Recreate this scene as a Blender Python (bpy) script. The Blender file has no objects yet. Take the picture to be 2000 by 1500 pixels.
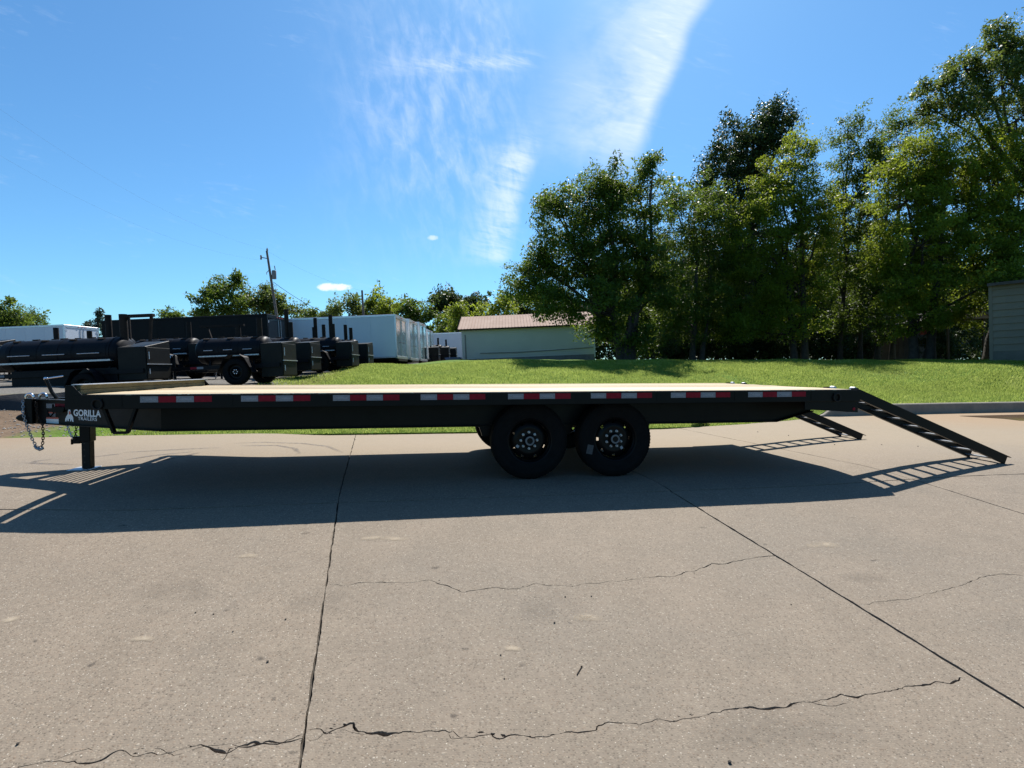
import bpy, bmesh, math, random
import numpy as np
from mathutils import Vector, Matrix, Euler
from mathutils.geometry import delaunay_2d_cdt

random.seed(7)
RNG = np.random.default_rng(7)
SC = bpy.context.scene
COL = SC.collection
R = math.radians

# ------------------------------------------------------------------ camera
F, PITCH, CAMH = 1015.0, 0.0282, 1.165
cam = bpy.data.objects.new('camera', bpy.data.cameras.new('camera'))
COL.objects.link(cam)
cam.location = (0, 0, CAMH)
cam.rotation_euler = (math.pi / 2 - PITCH, 0, 0)
cam.data.sensor_width = 36
cam.data.lens = F / 2000 * 36
cam.data.clip_start = .05
cam.data.clip_end = 3000
SC.camera = cam
# ------------------------------------------------------------------ light
SUN_DIR = Vector((-.128, -.735, -1)).normalized()          # the way the light travels
SUN_EL = math.asin(-SUN_DIR.z)
SKY_STRENGTH, SUN_STRENGTH, EXPOSURE = .072, 5.0, .86
sun = bpy.data.objects.new('sun', bpy.data.lights.new('sun', 'SUN'))
COL.objects.link(sun)
sun.rotation_euler = SUN_DIR.to_track_quat('-Z', 'Y').to_euler()
sun.data.energy = SUN_STRENGTH
sun.data.angle = R(.53)
sun.data.color = (1, .955, .88)
SC.view_settings.view_transform = 'Standard'
SC.view_settings.look = 'None'
SC.view_settings.exposure = EXPOSURE
SC.view_settings.gamma = 1
SC.view_settings.use_curve_mapping = False
SC.cycles.use_denoising = True
SC.cycles.max_bounces = 8
SC.cycles.transparent_max_bounces = 12


# ------------------------------------------------------------------ node helpers
class X:
    """A node socket that can be written as arithmetic."""
    nt = None

    def __init__(s, k): s.k = k

    def op(s, o, *a):
        n = X.nt.nodes.new('ShaderNodeMath'); n.operation = o
        for i, v in enumerate((s,) + a):
            if isinstance(v, X): X.nt.links.new(v.k, n.inputs[i])
            else: n.inputs[i].default_value = v
        return X(n.outputs[0])

    def __add__(s, o): return s.op('ADD', o)
    def __radd__(s, o): return s.op('ADD', o)
    def __sub__(s, o): return s.op('SUBTRACT', o)
    def __rsub__(s, o): return X.val(o).op('SUBTRACT', s)
    def __mul__(s, o): return s.op('MULTIPLY', o)
    def __rmul__(s, o): return s.op('MULTIPLY', o)
    def __truediv__(s, o): return s.op('DIVIDE', o)

    @staticmethod
    def val(v):
        n = X.nt.nodes.new('ShaderNodeValue'); n.outputs[0].default_value = v
        return X(n.outputs[0])

    def ss(s, a, b):                                     # smoothstep a..b
        n = X.nt.nodes.new('ShaderNodeMapRange'); n.interpolation_type = 'SMOOTHSTEP'
        X.nt.links.new(s.k, n.inputs[0])
        n.inputs[1].default_value = a; n.inputs[2].default_value = b
        return X(n.outputs[0])

    def clamp(s):
        return s.op('MINIMUM', 1.0).op('MAXIMUM', 0.0)


def vec(x, y, z=0.0):
    n = X.nt.nodes.new('ShaderNodeCombineXYZ')
    for i, v in enumerate((x, y, z)):
        if isinstance(v, X): X.nt.links.new(v.k, n.inputs[i])
        else: n.inputs[i].default_value = v
    return n.outputs[0]


def noise(v, scale, detail=4, rough=.55, dist=0.0):
    n = X.nt.nodes.new('ShaderNodeTexNoise')
    if v is not None: X.nt.links.new(v, n.inputs['Vector'])
    n.inputs['Scale'].default_value = scale; n.inputs['Detail'].default_value = detail
    n.inputs['Roughness'].default_value = rough; n.inputs['Distortion'].default_value = dist
    return X(n.outputs['Fac'])


def voro(v, scale, feature='F1', out='Distance', rnd=1.0):
    n = X.nt.nodes.new('ShaderNodeTexVoronoi'); n.feature = feature
    X.nt.links.new(v, n.inputs['Vector']); n.inputs['Scale'].default_value = scale
    n.inputs['Randomness'].default_value = rnd
    return n.outputs[out]


def mixc(f, a, b, mode='MIX'):
    n = X.nt.nodes.new('ShaderNodeMix'); n.data_type = 'RGBA'; n.blend_type = mode
    for s, v in ((n.inputs[0], f), (n.inputs[6], a), (n.inputs[7], b)):
        if isinstance(v, X): X.nt.links.new(v.k, s)
        elif isinstance(v, bpy.types.NodeSocket): X.nt.links.new(v, s)
        elif isinstance(v, (tuple, list)): s.default_value = (*v[:3], 1)
        else: s.default_value = v
    return n.outputs[2]


def sep(v):
    n = X.nt.nodes.new('ShaderNodeSeparateXYZ'); X.nt.links.new(v, n.inputs[0])
    return X(n.outputs[0]), X(n.outputs[1]), X(n.outputs[2])


# ------------------------------------------------------------------ world: clear sky with cirrus
world = bpy.data.worlds.new('World'); SC.world = world
world.use_nodes = True
nt = world.node_tree; nt.nodes.clear(); X.nt = nt
sky = nt.nodes.new('ShaderNodeTexSky'); sky.sky_type = 'NISHITA'
sky.sun_disc = False
sky.sun_elevation = SUN_EL
sky.sun_rotation = math.atan2(-SUN_DIR.x, -SUN_DIR.y)
sky.altitude = 200; sky.air_density = 1.0; sky.dust_density = .6; sky.ozone_density = 2.2
tc = nt.nodes.new('ShaderNodeTexCoord').outputs['Generated']
dx, dy, dz = sep(tc)
hyp = dy.op('ABSOLUTE').op('MAXIMUM', .06)
u = dx / hyp
v = dz / hyp
front = dy.ss(.05, .25)
uv = vec(u, v)
wob = noise(vec(u * 3.0, v * 3.0), 1.6, 3) - .5


def smudge(line, width_l, width_r, v0, v1, f0, f1):
    """A streak along u = line(v): soft on the left, crisper on the right, between heights v0 and v1."""
    t = u - line + wob * .055
    a = t.ss(-width_l, -.012) * (1.0 - t.ss(-.012, width_r))
    return a * v.ss(v0 - f0, v0 + f0) * (1.0 - v.ss(v1 - f1, v1 + f1))


fib = noise(vec(u * 7.0 - v * 3.0, v * 34.0 + u * 9.0), 2.2, 6, .62, .6)
fib2 = noise(vec(u * 26.0 + v * 8.0, v * 10.0 - u * 5.0), 1.4, 6, .6, .4)
soft = noise(vec(u * 2.2, v * 2.6), 2.0, 5, .6, .3)
puff = noise(uv, 26.0, 6, .65, .4)
big = smudge(.225 + (v - .385) * .41 + (v - .385) * (v - .385) * .10, .29, .022, .40, .95, .06, .05)
core = smudge(.228 + (v - .385) * .41, .10, .025, .42, .95, .05, .05)
low = smudge(-.018 + (v - .2) * .26, .105, .022, .205, .435, .016, .05)
veil = smudge(-.085 + (v - .45) * .05, .34, .16, .27, .72, .16, .12)
wisp = (1.0 - (v - .585 - u * .06).op('ABSOLUTE').ss(.0, .026)) * u.ss(-.36, -.05) * (1.0 - u.ss(.01, .08))
c1 = big * (.35 + fib * .55) * soft.ss(.25, .55) * .86
c2 = core * (fib * .6 + fib2 * .55).ss(.28, .8) * .55
c3 = low * (fib * .7 + fib2 * .5).ss(.3, .8) * .50
c4 = veil * (soft * fib2 * 2.2).ss(.32, 1.0) * .36
c5 = wisp * fib.ss(.34, .74) * .38
far = (soft * fib).ss(.30, .52) * .10
cirrus = (c1.op('MAXIMUM', c2) + c3 + c4 + c5 + far)
# one small cumulus low on the left
qx = (u + .338) / .030; qy = (v - .158) / .0085
cum = (1.0 - (qx * qx + qy * qy + (puff - .5) * 3.2).ss(.45, 1.3)) * .9
cum2 = (1.0 - (((u + .152) / .012).op('POWER', 2.0) + ((v - .251) / .006).op('POWER', 2.0) + (puff - .5) * 3.0).ss(.2, 1.2)) * .5
allc = ((cirrus + cum + cum2) * front + (1.0 - front) * (soft * fib).ss(.3, .52) * .3).clamp()
lp = mixc(1.0, sky.outputs['Color'], (.55, .95, 1.18), 'MULTIPLY')
col = mixc(allc * dz.ss(-.02, .04), lp, (8.3, 8.9, 9.9))
bg = nt.nodes.new('ShaderNodeBackground'); bg.inputs['Strength'].default_value = SKY_STRENGTH
nt.links.new(col, bg.inputs['Color'])
wo = nt.nodes.new('ShaderNodeOutputWorld'); nt.links.new(bg.outputs[0], wo.inputs[0])

# ------------------------------------------------------------------ projection helpers
CP, SP = math.cos(PITCH), math.sin(PITCH)
CAM = np.array([0, 0, CAMH])


def ray(x, y):
    d = ((x - 1000) / F, 1.0, -(y - 750) / F)
    return np.array([d[0], d[1] * CP + d[2] * SP, -d[1] * SP + d[2] * CP])


def atY(x, y, Y):
    r = ray(x, y)
    return CAM + r * (Y / r[1])


def gnd(x, y, z=0.0):
    r = ray(x, y)
    return CAM + r * ((z - CAMH) / r[2])


def hit(x, y, p, n):
    r = ray(x, y); p = np.array(p, float); n = np.array(n, float)
    return CAM + r * ((n @ (p - CAM)) / (n @ r))


def sst(t):
    t = np.clip(t, 0, 1)
    return t * t * (3 - 2 * t)


JA, JB = gnd(300, 992), gnd(1740, 939)
JD = (JB - JA) / np.linalg.norm(JB - JA)
JN = np.array([JD[1], -JD[0], 0])
SLOPE, CURVE, LEAD = .130, .8, .8


def zp(x, y):
    """height of the concrete: level under the trailer, falling towards the camera"""
    x = np.asarray(x, float); y = np.asarray(y, float)
    d = (x - JA[0]) * JN[0] + (y - JA[1]) * JN[1] + LEAD
    z = np.where(d <= 0, 0, np.where(d < CURVE, -SLOPE * d * d / (2 * CURVE), -SLOPE * (d - CURVE / 2)))
    return z + .05 * sst((x - 2.6) / 2.6) + .05 * sst((-3.1 - x) / 1.4)


def gpt(px, py):
    z = 0.0
    for _ in range(40):
        P = gnd(px, py, z); z = float(zp(P[0], P[1]))
    return np.array([P[0], P[1], z])


TILT = -.042                                            # plumb line of the yard against the sloping drive


def tilted(rz=0.0):
    return (Matrix.Rotation(TILT, 3, 'Y') @ Matrix.Rotation(rz, 3, 'Z')).to_euler()


# ------------------------------------------------------------------ object helpers
def tag(o, label=None, cat=None, group=None, kind=None):
    if label: o['label'] = label
    if cat: o['category'] = cat
    if group: o['group'] = group
    if kind: o['kind'] = kind
    return o


def thing(name, label, cat, loc=(0, 0, 0), rot=(0, 0, 0), group=None):
    o = bpy.data.objects.new(name, None); COL.objects.link(o)
    o.location = loc; o.rotation_euler = rot
    o.empty_display_size = .2
    return tag(o, label, cat, group)


def kids(o):
    return [c for c in bpy.data.objects if c.parent == o]


def dup(o, loc=None, rot=None, label=None, parent=None, table=None):
    if table is None:
        table = {}
        for c in bpy.data.objects: table.setdefault(c.parent, []).append(c)
    c = o.copy(); COL.objects.link(c)
    if parent is not None: c.parent = parent
    if loc is not None: c.location = loc
    if rot is not None: c.rotation_euler = rot
    if label: c['label'] = label
    for k in table.get(o, []): dup(k, parent=c, table=table)
    return c


class MB:
    def __init__(s): s.v = []; s.f = []

    def add(s, vs, fs):
        b = len(s.v); s.v += [tuple(map(float, p)) for p in vs]
        s.f += [tuple(i + b for i in f) for f in fs]
        return s

    def box(s, x0, x1, y0, y1, z0, z1):
        return s.hexa([(x0, y0, z0), (x1, y0, z0), (x1, y1, z0), (x0, y1, z0),
                       (x0, y0, z1), (x1, y0, z1), (x1, y1, z1), (x0, y1, z1)])

    def hexa(s, p):
        return s.add(p, [(0, 3, 2, 1), (4, 5, 6, 7), (0, 1, 5, 4), (1, 2, 6, 5), (2, 3, 7, 6), (3, 0, 4, 7)])

    def bar(s, p, q, w, h, up=(0, 0, 1)):
        """rectangular bar from p to q, w across, h along up"""
        p, q, up = Vector(p), Vector(q), Vector(up)
        d = (q - p).normalized(); a = d.cross(up).normalized(); b = a.cross(d)
        a *= w / 2; b *= h / 2
        return s.hexa([p - a - b, p + a - b, q + a - b, q - a - b, p - a + b, p + a + b, q + a + b, q - a + b])

    def tube(s, pts, r, n=8, cap=True, flat=1.0):
        pts = [Vector(p) for p in pts]; m = len(pts)
        rs = r if isinstance(r, (list, tuple)) else [r] * m
        vs = []; prev = None
        for i, p in enumerate(pts):
            d = (pts[min(i + 1, m - 1)] - pts[max(i - 1, 0)])
            if d.length < 1e-9: d = Vector((0, 0, 1))
            d.normalize()
            a = (prev - d * prev.dot(d)) if prev is not None else d.orthogonal()
            if a.length < 1e-6: a = d.orthogonal()
            a.normalize(); prev = a; b = d.cross(a)
            for k in range(n):
                t = 2 * math.pi * k / n
                vs.append(p + (a * math.cos(t) + b * math.sin(t) * flat) * rs[i])
        fs = [(i * n + k, i * n + (k + 1) % n, (i + 1) * n + (k + 1) % n, (i + 1) * n + k)
              for i in range(m - 1) for k in range(n)]
        if cap: fs += [tuple(range(n - 1, -1, -1)), tuple((m - 1) * n + k for k in range(n))]
        return s.add(vs, fs)

    def loop(s, pts, r, n=6):
        pts = [Vector(p) for p in pts]; m = len(pts); vs = []
        nrm = (pts[1] - pts[0]).cross(pts[m // 2] - pts[0]).normalized()
        for i, p in enumerate(pts):
            d = (pts[(i + 1) % m] - pts[i - 1]).normalized(); a = nrm; b = d.cross(a)
            for k in range(n):
                t = 2 * math.pi * k / n
                vs.append(p + (a * math.cos(t) + b * math.sin(t)) * r)
        fs = [(i * n + k, i * n + (k + 1) % n, ((i + 1) % m) * n + (k + 1) % n, ((i + 1) % m) * n + k)
              for i in range(m) for k in range(n)]
        return s.add(vs, fs)

    def lathe(s, prof, c=(0, 0, 0), axis='Y', n=32, a0=0.0):
        """prof: (radius, along)"""
        vs = []
        for (r, h) in prof:
            for k in range(n):
                t = a0 + 2 * math.pi * k / n; x, y = r * math.cos(t), r * math.sin(t)
                p = {'Y': (x, h, y), 'Z': (x, y, h), 'X': (h, x, y)}[axis]
                vs.append((c[0] + p[0], c[1] + p[1], c[2] + p[2]))
        m = len(prof)
        fs = [(i * n + k, i * n + (k + 1) % n, (i + 1) * n + (k + 1) % n, (i + 1) * n + k) for i in range(m - 1) for k in range(n)]
        return s.add(vs, fs)

    def prism(s, poly, axis, a, b):
        """poly of 2-D points extruded along axis from a to b"""
        def P(p, t): return {'X': (t, p[0], p[1]), 'Y': (p[0], t, p[1]), 'Z': (p[0], p[1], t)}[axis]
        n = len(poly)
        return s.add([P(p, a) for p in poly] + [P(p, b) for p in poly],
                     [tuple(range(n)), tuple(range(2 * n - 1, n - 1, -1))] + [(i, i + n, (i + 1) % n + n, (i + 1) % n) for i in range(n)])

    def channel(s, p, q, w, h, t, up=(0, 0, 1), side=1):
        """C channel from p to q, web on the outside"""
        p, q, up = Vector(p), Vector(q), Vector(up)
        d = (q - p).normalized(); a = d.cross(up).normalized() * side; b = up - d * up.dot(d); b.normalize()
        for (o0, o1, h0, h1) in ((0, t, -h / 2, h / 2), (t, w, h / 2 - t, h / 2), (t, w, -h / 2, -h / 2 + t)):
            s.hexa([p + a * o0 + b * h0, p + a * o1 + b * h0, q + a * o1 + b * h0, q + a * o0 + b * h0,
                    p + a * o0 + b * h1, p + a * o1 + b * h1, q + a * o1 + b * h1, q + a * o0 + b * h1])
        return s

    def mesh(s, name, smooth=False):
        me = bpy.data.meshes.new(name)
        me.from_pydata(s.v, [], s.f); me.update()
        bm = bmesh.new(); bm.from_mesh(me)
        bmesh.ops.recalc_face_normals(bm, faces=bm.faces)
        if smooth:
            for f in bm.faces: f.smooth = True
            lim = math.radians(40)
            for e in bm.edges:
                if len(e.link_faces) != 2 or e.calc_face_angle(0) > lim: e.smooth = False
        bm.to_mesh(me); bm.free()
        return me

    def build(s, name, mat, parent=None, smooth=False, bevel=0.0):
        me = s.mesh(name, smooth); me.materials.append(mat)
        o = bpy.data.objects.new(name, me); COL.objects.link(o)
        if parent is not None: o.parent = parent
        if bevel:
            m = o.modifiers.new('bevel', 'BEVEL'); m.width = bevel; m.segments = 1; m.limit_method = 'ANGLE'
        return o


def place(name, me, parent=None, loc=(0, 0, 0), rot=(0, 0, 0)):
    o = bpy.data.objects.new(name, me); COL.objects.link(o)
    o.parent = parent; o.location = loc; o.rotation_euler = rot
    return o


def np_mesh(name, V, k, mat, tint=None):
    """mesh of len(V)/k separate k-gons"""
    n = len(V) // k
    me = bpy.data.meshes.new(name)
    me.vertices.add(len(V)); me.vertices.foreach_set('co', np.ascontiguousarray(V, np.float32).ravel())
    me.loops.add(len(V)); me.loops.foreach_set('vertex_index', np.arange(len(V), dtype=np.int32))
    me.polygons.add(n); me.polygons.foreach_set('loop_start', np.arange(0, len(V), k, dtype=np.int32))
    if tint is not None:
        a = me.attributes.new('tint', 'FLOAT', 'POINT'); a.data.foreach_set('value', np.repeat(tint, k).astype(np.float32))
    me.materials.append(mat); me.update()
    return me


# ------------------------------------------------------------------ materials
def new_mat(name):
    m = bpy.data.materials.new(name); m.use_nodes = True
    X.nt = m.node_tree
    b = m.node_tree.nodes['Principled BSDF']
    return m, b


def objco():
    return X.nt.nodes.new('ShaderNodeTexCoord').outputs['Object']


def worldco():
    return X.nt.nodes.new('ShaderNodeNewGeometry').outputs['Position']


def setin(b, key, v):
    s = b.inputs[key]
    if isinstance(v, X): X.nt.links.new(v.k, s)
    elif isinstance(v, bpy.types.NodeSocket): X.nt.links.new(v, s)
    elif isinstance(v, (tuple, list)): s.default_value = (*v[:3], 1)
    else: s.default_value = v


def bump(b, h, strength=.3, dist=.01):
    n = X.nt.nodes.new('ShaderNodeBump'); n.inputs['Strength'].default_value = strength
    n.inputs['Distance'].default_value = dist
    X.nt.links.new(h.k if isinstance(h, X) else h, n.inputs['Height'])
    X.nt.links.new(n.outputs[0], b.inputs['Normal'])


def simple(name, c1, c2=None, rough=.5, metal=0.0, scale=6.0, bmp=0.0, bdist=.004, coat=0.0, rvar=.12, world=False, rnd=0.0, spec=None):
    m, b = new_mat(name)
    co = worldco() if world else objco()
    n = noise(co, scale, 5, .6)
    c2 = c2 or tuple(x * .8 for x in c1)
    c = mixc(n.ss(.3, .7), c1, c2)
    if rnd:
        oi = X(X.nt.nodes.new('ShaderNodeObjectInfo').outputs['Random'])
        c = mixc(oi * rnd, c, tuple(x * .55 for x in c2))
    setin(b, 'Base Color', c)
    setin(b, 'Roughness', (noise(co, scale * 3.1, 4) - .5) * rvar * 2 + rough)
    setin(b, 'Metallic', metal)
    if spec is not None: setin(b, 'Specular IOR Level', spec)
    if coat: setin(b, 'Coat Weight', coat); setin(b, 'Coat Roughness', .12)
    if bmp: bump(b, noise(co, scale * 5, 5, .65), bmp, bdist)
    return m


M = {}
M['black'] = simple('black_paint', (.0022, .0022, .0030), (.0040, .0038, .0044), .38, scale=3, bmp=.05, spec=.14)
M['black_satin'] = simple('satin_black', (.010, .0098, .0094), (.015, .014, .0135), .52, scale=4, bmp=.06, spec=.14)
M['smoker'] = simple('smoker_black', (.0032, .0034, .0052), (.0060, .0060, .0082), .50, scale=4, bmp=.05, spec=.14)
M['smoker_box'] = simple('smoker_box_black', (.0075, .0078, .0080), (.012, .0125, .0115), .5, scale=3, bmp=.05, spec=.14)
M['rust_black'] = simple('sooty_steel', (.013, .011, .010), (.026, .018, .014), .7, scale=5, spec=.14)
M['rubber'] = simple('rubber', (.0030, .0030, .0036), (.0055, .0054, .0058), .8, scale=9, bmp=.1, spec=.14)
M['steel'] = simple('zinc_steel', (.62, .63, .66), (.42, .43, .46), .33, metal=.9, scale=30)
M['chain'] = simple('dull_zinc', (.34, .36, .39), (.20, .215, .235), .4, metal=.7, scale=30)
M['galv'] = simple('galvanised', (.55, .56, .58), (.4, .41, .44), .45, metal=.7, scale=18)
M['chrome'] = simple('bright_steel', (.8, .8, .82), (.7, .7, .72), .16, metal=1, scale=9, rvar=.05)
M['mirror'] = simple('polished_sheet', (.74, .76, .77), (.66, .68, .68), .09, metal=1, scale=2.5, bmp=.12, bdist=.05, rvar=.05)
M['white'] = simple('white_sheet', (.54, .575, .62), (.49, .53, .585), .38, scale=.6, bmp=.02, bdist=.02)
M['trim'] = simple('aluminium_trim', (.6, .61, .63), (.5, .51, .53), .35, metal=.8, scale=8)
M['dark_trailer'] = simple('dark_sheet', (.0065, .0065, .0070), (.010, .010, .0105), .5, scale=.5, bmp=.03, bdist=.02, spec=.10)
M['red_tape'] = simple('red_tape', (.17, .005, .014), (.22, .008, .02), .5, scale=40, spec=.12)
M['grey_tape'] = simple('grey_tape', (.175, .18, .20), (.215, .22, .245), .45, scale=60, spec=.2)
M['print'] = simple('pale_print', (.30, .31, .345), (.27, .28, .31), .5, scale=20)
M['white_print'] = simple('white_print', (.72, .73, .75), (.66, .67, .69), .5, scale=20)
M['red_print'] = simple('red_print', (.42, .07, .05), (.5, .12, .08), .5, scale=20)
M['bark'] = simple('bark', (.055, .044, .034), (.024, .020, .016), .9, scale=7, bmp=.8, bdist=.03)
M['pole'] = simple('weathered_pole', (.11, .09, .075), (.17, .15, .13), .9, scale=5, bmp=.3)
M['kerb'] = simple('kerb_concrete', (.21, .185, .15), (.155, .138, .115), .9, scale=3, bmp=.5, bdist=.01, world=True)
M['shed_wall'] = simple('green_grey_siding', (.50, .515, .475), (.46, .475, .44), .65, scale=.7)
M['shed_roof'] = simple('salmon_roof', (.33, .245, .20), (.29, .21, .17), .85, scale=.8, spec=.1)
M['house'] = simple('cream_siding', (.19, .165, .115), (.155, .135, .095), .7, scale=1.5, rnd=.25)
M['skirt'] = simple('grey_block', (.20, .20, .20), (.15, .15, .155), .85, scale=3)
M['house_base'] = simple('painted_base', (.13, .12, .095), (.10, .095, .075), .85, scale=3)
M['dim_label'] = simple('dim_label', (.055, .056, .062), (.035, .035, .04), .6, scale=30)
M['brown_wall'] = simple('brown_boards', (.20, .15, .11), (.14, .10, .075), .85, scale=2, rnd=.4)
M['dark_roof'] = simple('dark_shingle', (.05, .045, .042), (.08, .07, .065), .9, scale=6)
M['blue'] = simple('blue_paint', (.03, .07, .20), (.04, .09, .24), .4, scale=3)
M['paper'] = simple('tan_scrap', (.55, .40, .28), (.42, .30, .2), .8, scale=14)
M['glass'] = simple('dark_glass', (.01, .012, .014), (.014, .016, .018), .06, scale=2, rvar=.02)
M['insulator'] = simple('porcelain', (.35, .30, .27), (.3, .25, .22), .3)
M['rock'] = simple('gravel_stone', (.36, .33, .29), (.22, .20, .18), .9, scale=9, world=True)


def wood_mat():
    m, b = new_mat('pine_plank')
    co = objco(); x, y, z = sep(co)
    oi = X(X.nt.nodes.new('ShaderNodeObjectInfo').outputs['Random'])
    st = vec(x * .55 + oi * 40.0, y * 16.0 + oi * 13.0, z * 16.0)
    g = noise(st, 2.0, 6, .62, 1.2)
    g2 = noise(vec(x * 2.0 + oi * 9.0, y * 60.0, z * 60.0), 2.0, 3)
    c = mixc(g.ss(.32, .7), (.46, .355, .20), (.31, .215, .11))
    c = mixc(g2.ss(.5, .8) * .4, c, (.25, .16, .07))
    c = mixc(oi * .45, c, (.50, .42, .28))
    kn = X(voro(vec(x * 1.1 + oi * 7.0, y * 5.0 + oi * 3.0, z), 1.0))
    c = mixc(1.0 - kn.ss(.02, .06), c, (.16, .08, .04))
    setin(b, 'Base Color', c); setin(b, 'Roughness', .62)
    bump(b, g, .25, .003)
    return m


M['wood'] = wood_mat()
M['header'] = simple('shaded_board', (.17, .145, .07), (.12, .10, .048), .75, scale=9, bmp=.2)  # board colour darkened for the shade on the header face


def concrete_mat():
    m, b = new_mat('worn_concrete')
    co = worldco()
    big = noise(co, .55, 4, .6)
    mid = noise(co, 3.2, 5, .62)
    fine = noise(co, 42.0, 3, .6)
    st = X(voro(co, 92.0)); stc = voro(co, 92.0, out='Color'); sr, sg, sb = sep(stc)
    st2 = X(voro(co, 47.0)); s2r, s2g, s2b = sep(voro(co, 47.0, out='Color'))
    c = mixc(mid.ss(.25, .75), (.222, .176, .131), (.180, .143, .106))
    c = mixc(big.ss(.35, .7) * .5, c, (.158, .139, .114))
    stain = noise(co, 1.1, 6, .7, .5)
    c = mixc(stain.ss(.54, .76) * .42, c, (.113, .096, .077))
    c = mixc((1.0 - stain.ss(.28, .44)) * .4, c, (.215, .175, .132))
    # exposed aggregate: every stone its own tone, pale and dark ones in the paste
    mask = 1.0 - st.ss(.34, .60)
    c = mixc(mask * sg.ss(.38, .90) * .68, c, (.275, .230, .172))
    c = mixc(mask * (1.0 - sg.ss(.05, .36)) * .72, c, (.080, .064, .047))
    c = mixc(mask * sb.ss(.7, .9) * .45, c, (.185, .125, .082))
    big_s = (1.0 - st2.ss(.22, .40)) * s2r.ss(.62, .72)
    c = mixc(big_s * .6, c, mixc(s2g.ss(.4, .6), (.32, .275, .22), (.13, .095, .07)))
    pale_fleck = (1.0 - st.ss(.2, .34)) * sr.ss(.93, .95)  # a few stones carry a small pale fleck
    oi = X(X.nt.nodes.new('ShaderNodeObjectInfo').outputs['Random'])
    c = mixc(pale_fleck * .9, c, (.50, .45, .37))
    c = mixc(oi * .30, c, (.150, .128, .100))
    pit = (1.0 - X(voro(co, 21.0)).ss(.05, .10)) * sep(voro(co, 21.0, out='Color'))[0].ss(.84, .9)
    c = mixc(pit * .8, c, (.045, .038, .034))
    c = mixc(fine.ss(.35, .75) * .34, c, (.105, .084, .063))
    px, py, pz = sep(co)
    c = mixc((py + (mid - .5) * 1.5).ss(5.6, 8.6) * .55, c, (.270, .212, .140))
    # orange silt carried out of the lawn on the far right
    px, py, pz = sep(co)
    silt = (px - py * .35 + (mid - .5) * 2.5).ss(2.8, 6.2) * (py + (big - .5) * 2.0).ss(9.0, 12.0)
    c = mixc(silt * .55, c, (.25, .155, .08))
    silt2 = (px * -1.0 + (mid - .5) * 2.2).ss(6.0, 8.6) * (py + (big - .5)).ss(6.5, 8.2)
    c = mixc(silt2 * .5, c, (.20, .13, .078))
    setin(b, 'Base Color', c)
    setin(b, 'Roughness', .86); setin(b, 'Specular IOR Level', .3)
    h = (1.0 - st.ss(.1, .5)) * .5 + fine * .35 + (1.0 - st2.ss(.1, .4)) * s2r.ss(.6, .8) * .6 - pit * 2.0
    bump(b, h, .55, .004)
    return m


M['concrete'] = concrete_mat()
M['joint'] = simple('joint_dirt', (.030, .026, .022), (.055, .045, .035), .95, scale=25, world=True)


def ground_mat():
    m, b = new_mat('turf_and_dirt')
    co = worldco(); x, y, z = sep(co)
    n1 = noise(co, .5, 5, .6); n2 = noise(co, 5.0, 5, .65); n3 = noise(co, 30.0, 3)
    grass = mixc(n2.ss(.3, .7), (.085, .155, .012), (.060, .110, .010))
    grass = mixc(n1.ss(.5, .75) * .5, grass, (.16, .17, .05))
    dirt = mixc(n2.ss(.3, .7), (.15, .102, .066), (.098, .066, .043))
    dirt = mixc(n3.ss(.45, .8) * .6, dirt, (.19, .15, .11))
    grav = mixc(n3.ss(.3, .7), (.165, .155, .14), (.092, .086, .078))
    grav = mixc(n2.ss(.55, .8) * .5, grav, (.135, .115, .09))
    edge = (n1 - .5) * 1.6 + (n2 - .5) * .8
    yard = (1.0 - (x + edge - (y - 24.0).op('MAXIMUM', 0.0) * .25).ss(-7.3, -6.5)) * (y + edge).ss(10.6, 12.0)
    bare = (1.0 - (x + edge * 1.1).ss(-8.6, -7.7)) * (1.0 - yard)
    bare = bare + (1.0 - (x + edge * .6).ss(-6.6, -5.6)) * (y + edge * .5).ss(9.4, 10.0) * (1.0 - yard)
    c = mixc(bare.clamp(), grass, dirt)
    c = mixc(yard, c, grav)
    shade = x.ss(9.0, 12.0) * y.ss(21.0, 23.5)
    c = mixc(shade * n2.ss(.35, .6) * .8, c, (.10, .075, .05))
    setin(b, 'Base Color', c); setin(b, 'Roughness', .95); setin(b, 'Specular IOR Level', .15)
    bump(b, n2 * .6 + n3 * .4, .8, .05)
    return m


M['ground'] = ground_mat()


def foliage(name, ca, cb, cc, trans=.42, rough=.5):
    """ca..cb the spread from leaf to leaf, cc the yellowish end of the tint"""
    m, b = new_mat(name)
    t = X.nt.nodes.new('ShaderNodeAttribute'); t.attribute_name = 'tint'
    t = X(t.outputs['Fac'])
    c = mixc(t.ss(0.0, .7), ca, cb)
    c = mixc(t.ss(.72, 1.0), c, cc)
    setin(b, 'Base Color', c); setin(b, 'Roughness', rough); setin(b, 'Specular IOR Level', .25)
    tr = X.nt.nodes.new('ShaderNodeBsdfTranslucent')
    X.nt.links.new(mixc(.5, c, tuple(min(1, x * 1.7) for x in cc)), tr.inputs[0])
    mx = X.nt.nodes.new('ShaderNodeMixShader'); mx.inputs[0].default_value = trans
    X.nt.links.new(b.outputs[0], mx.inputs[1]); X.nt.links.new(tr.outputs[0], mx.inputs[2])
    X.nt.links.new(mx.outputs[0], X.nt.nodes['Material Output'].inputs[0])
    return m


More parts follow.
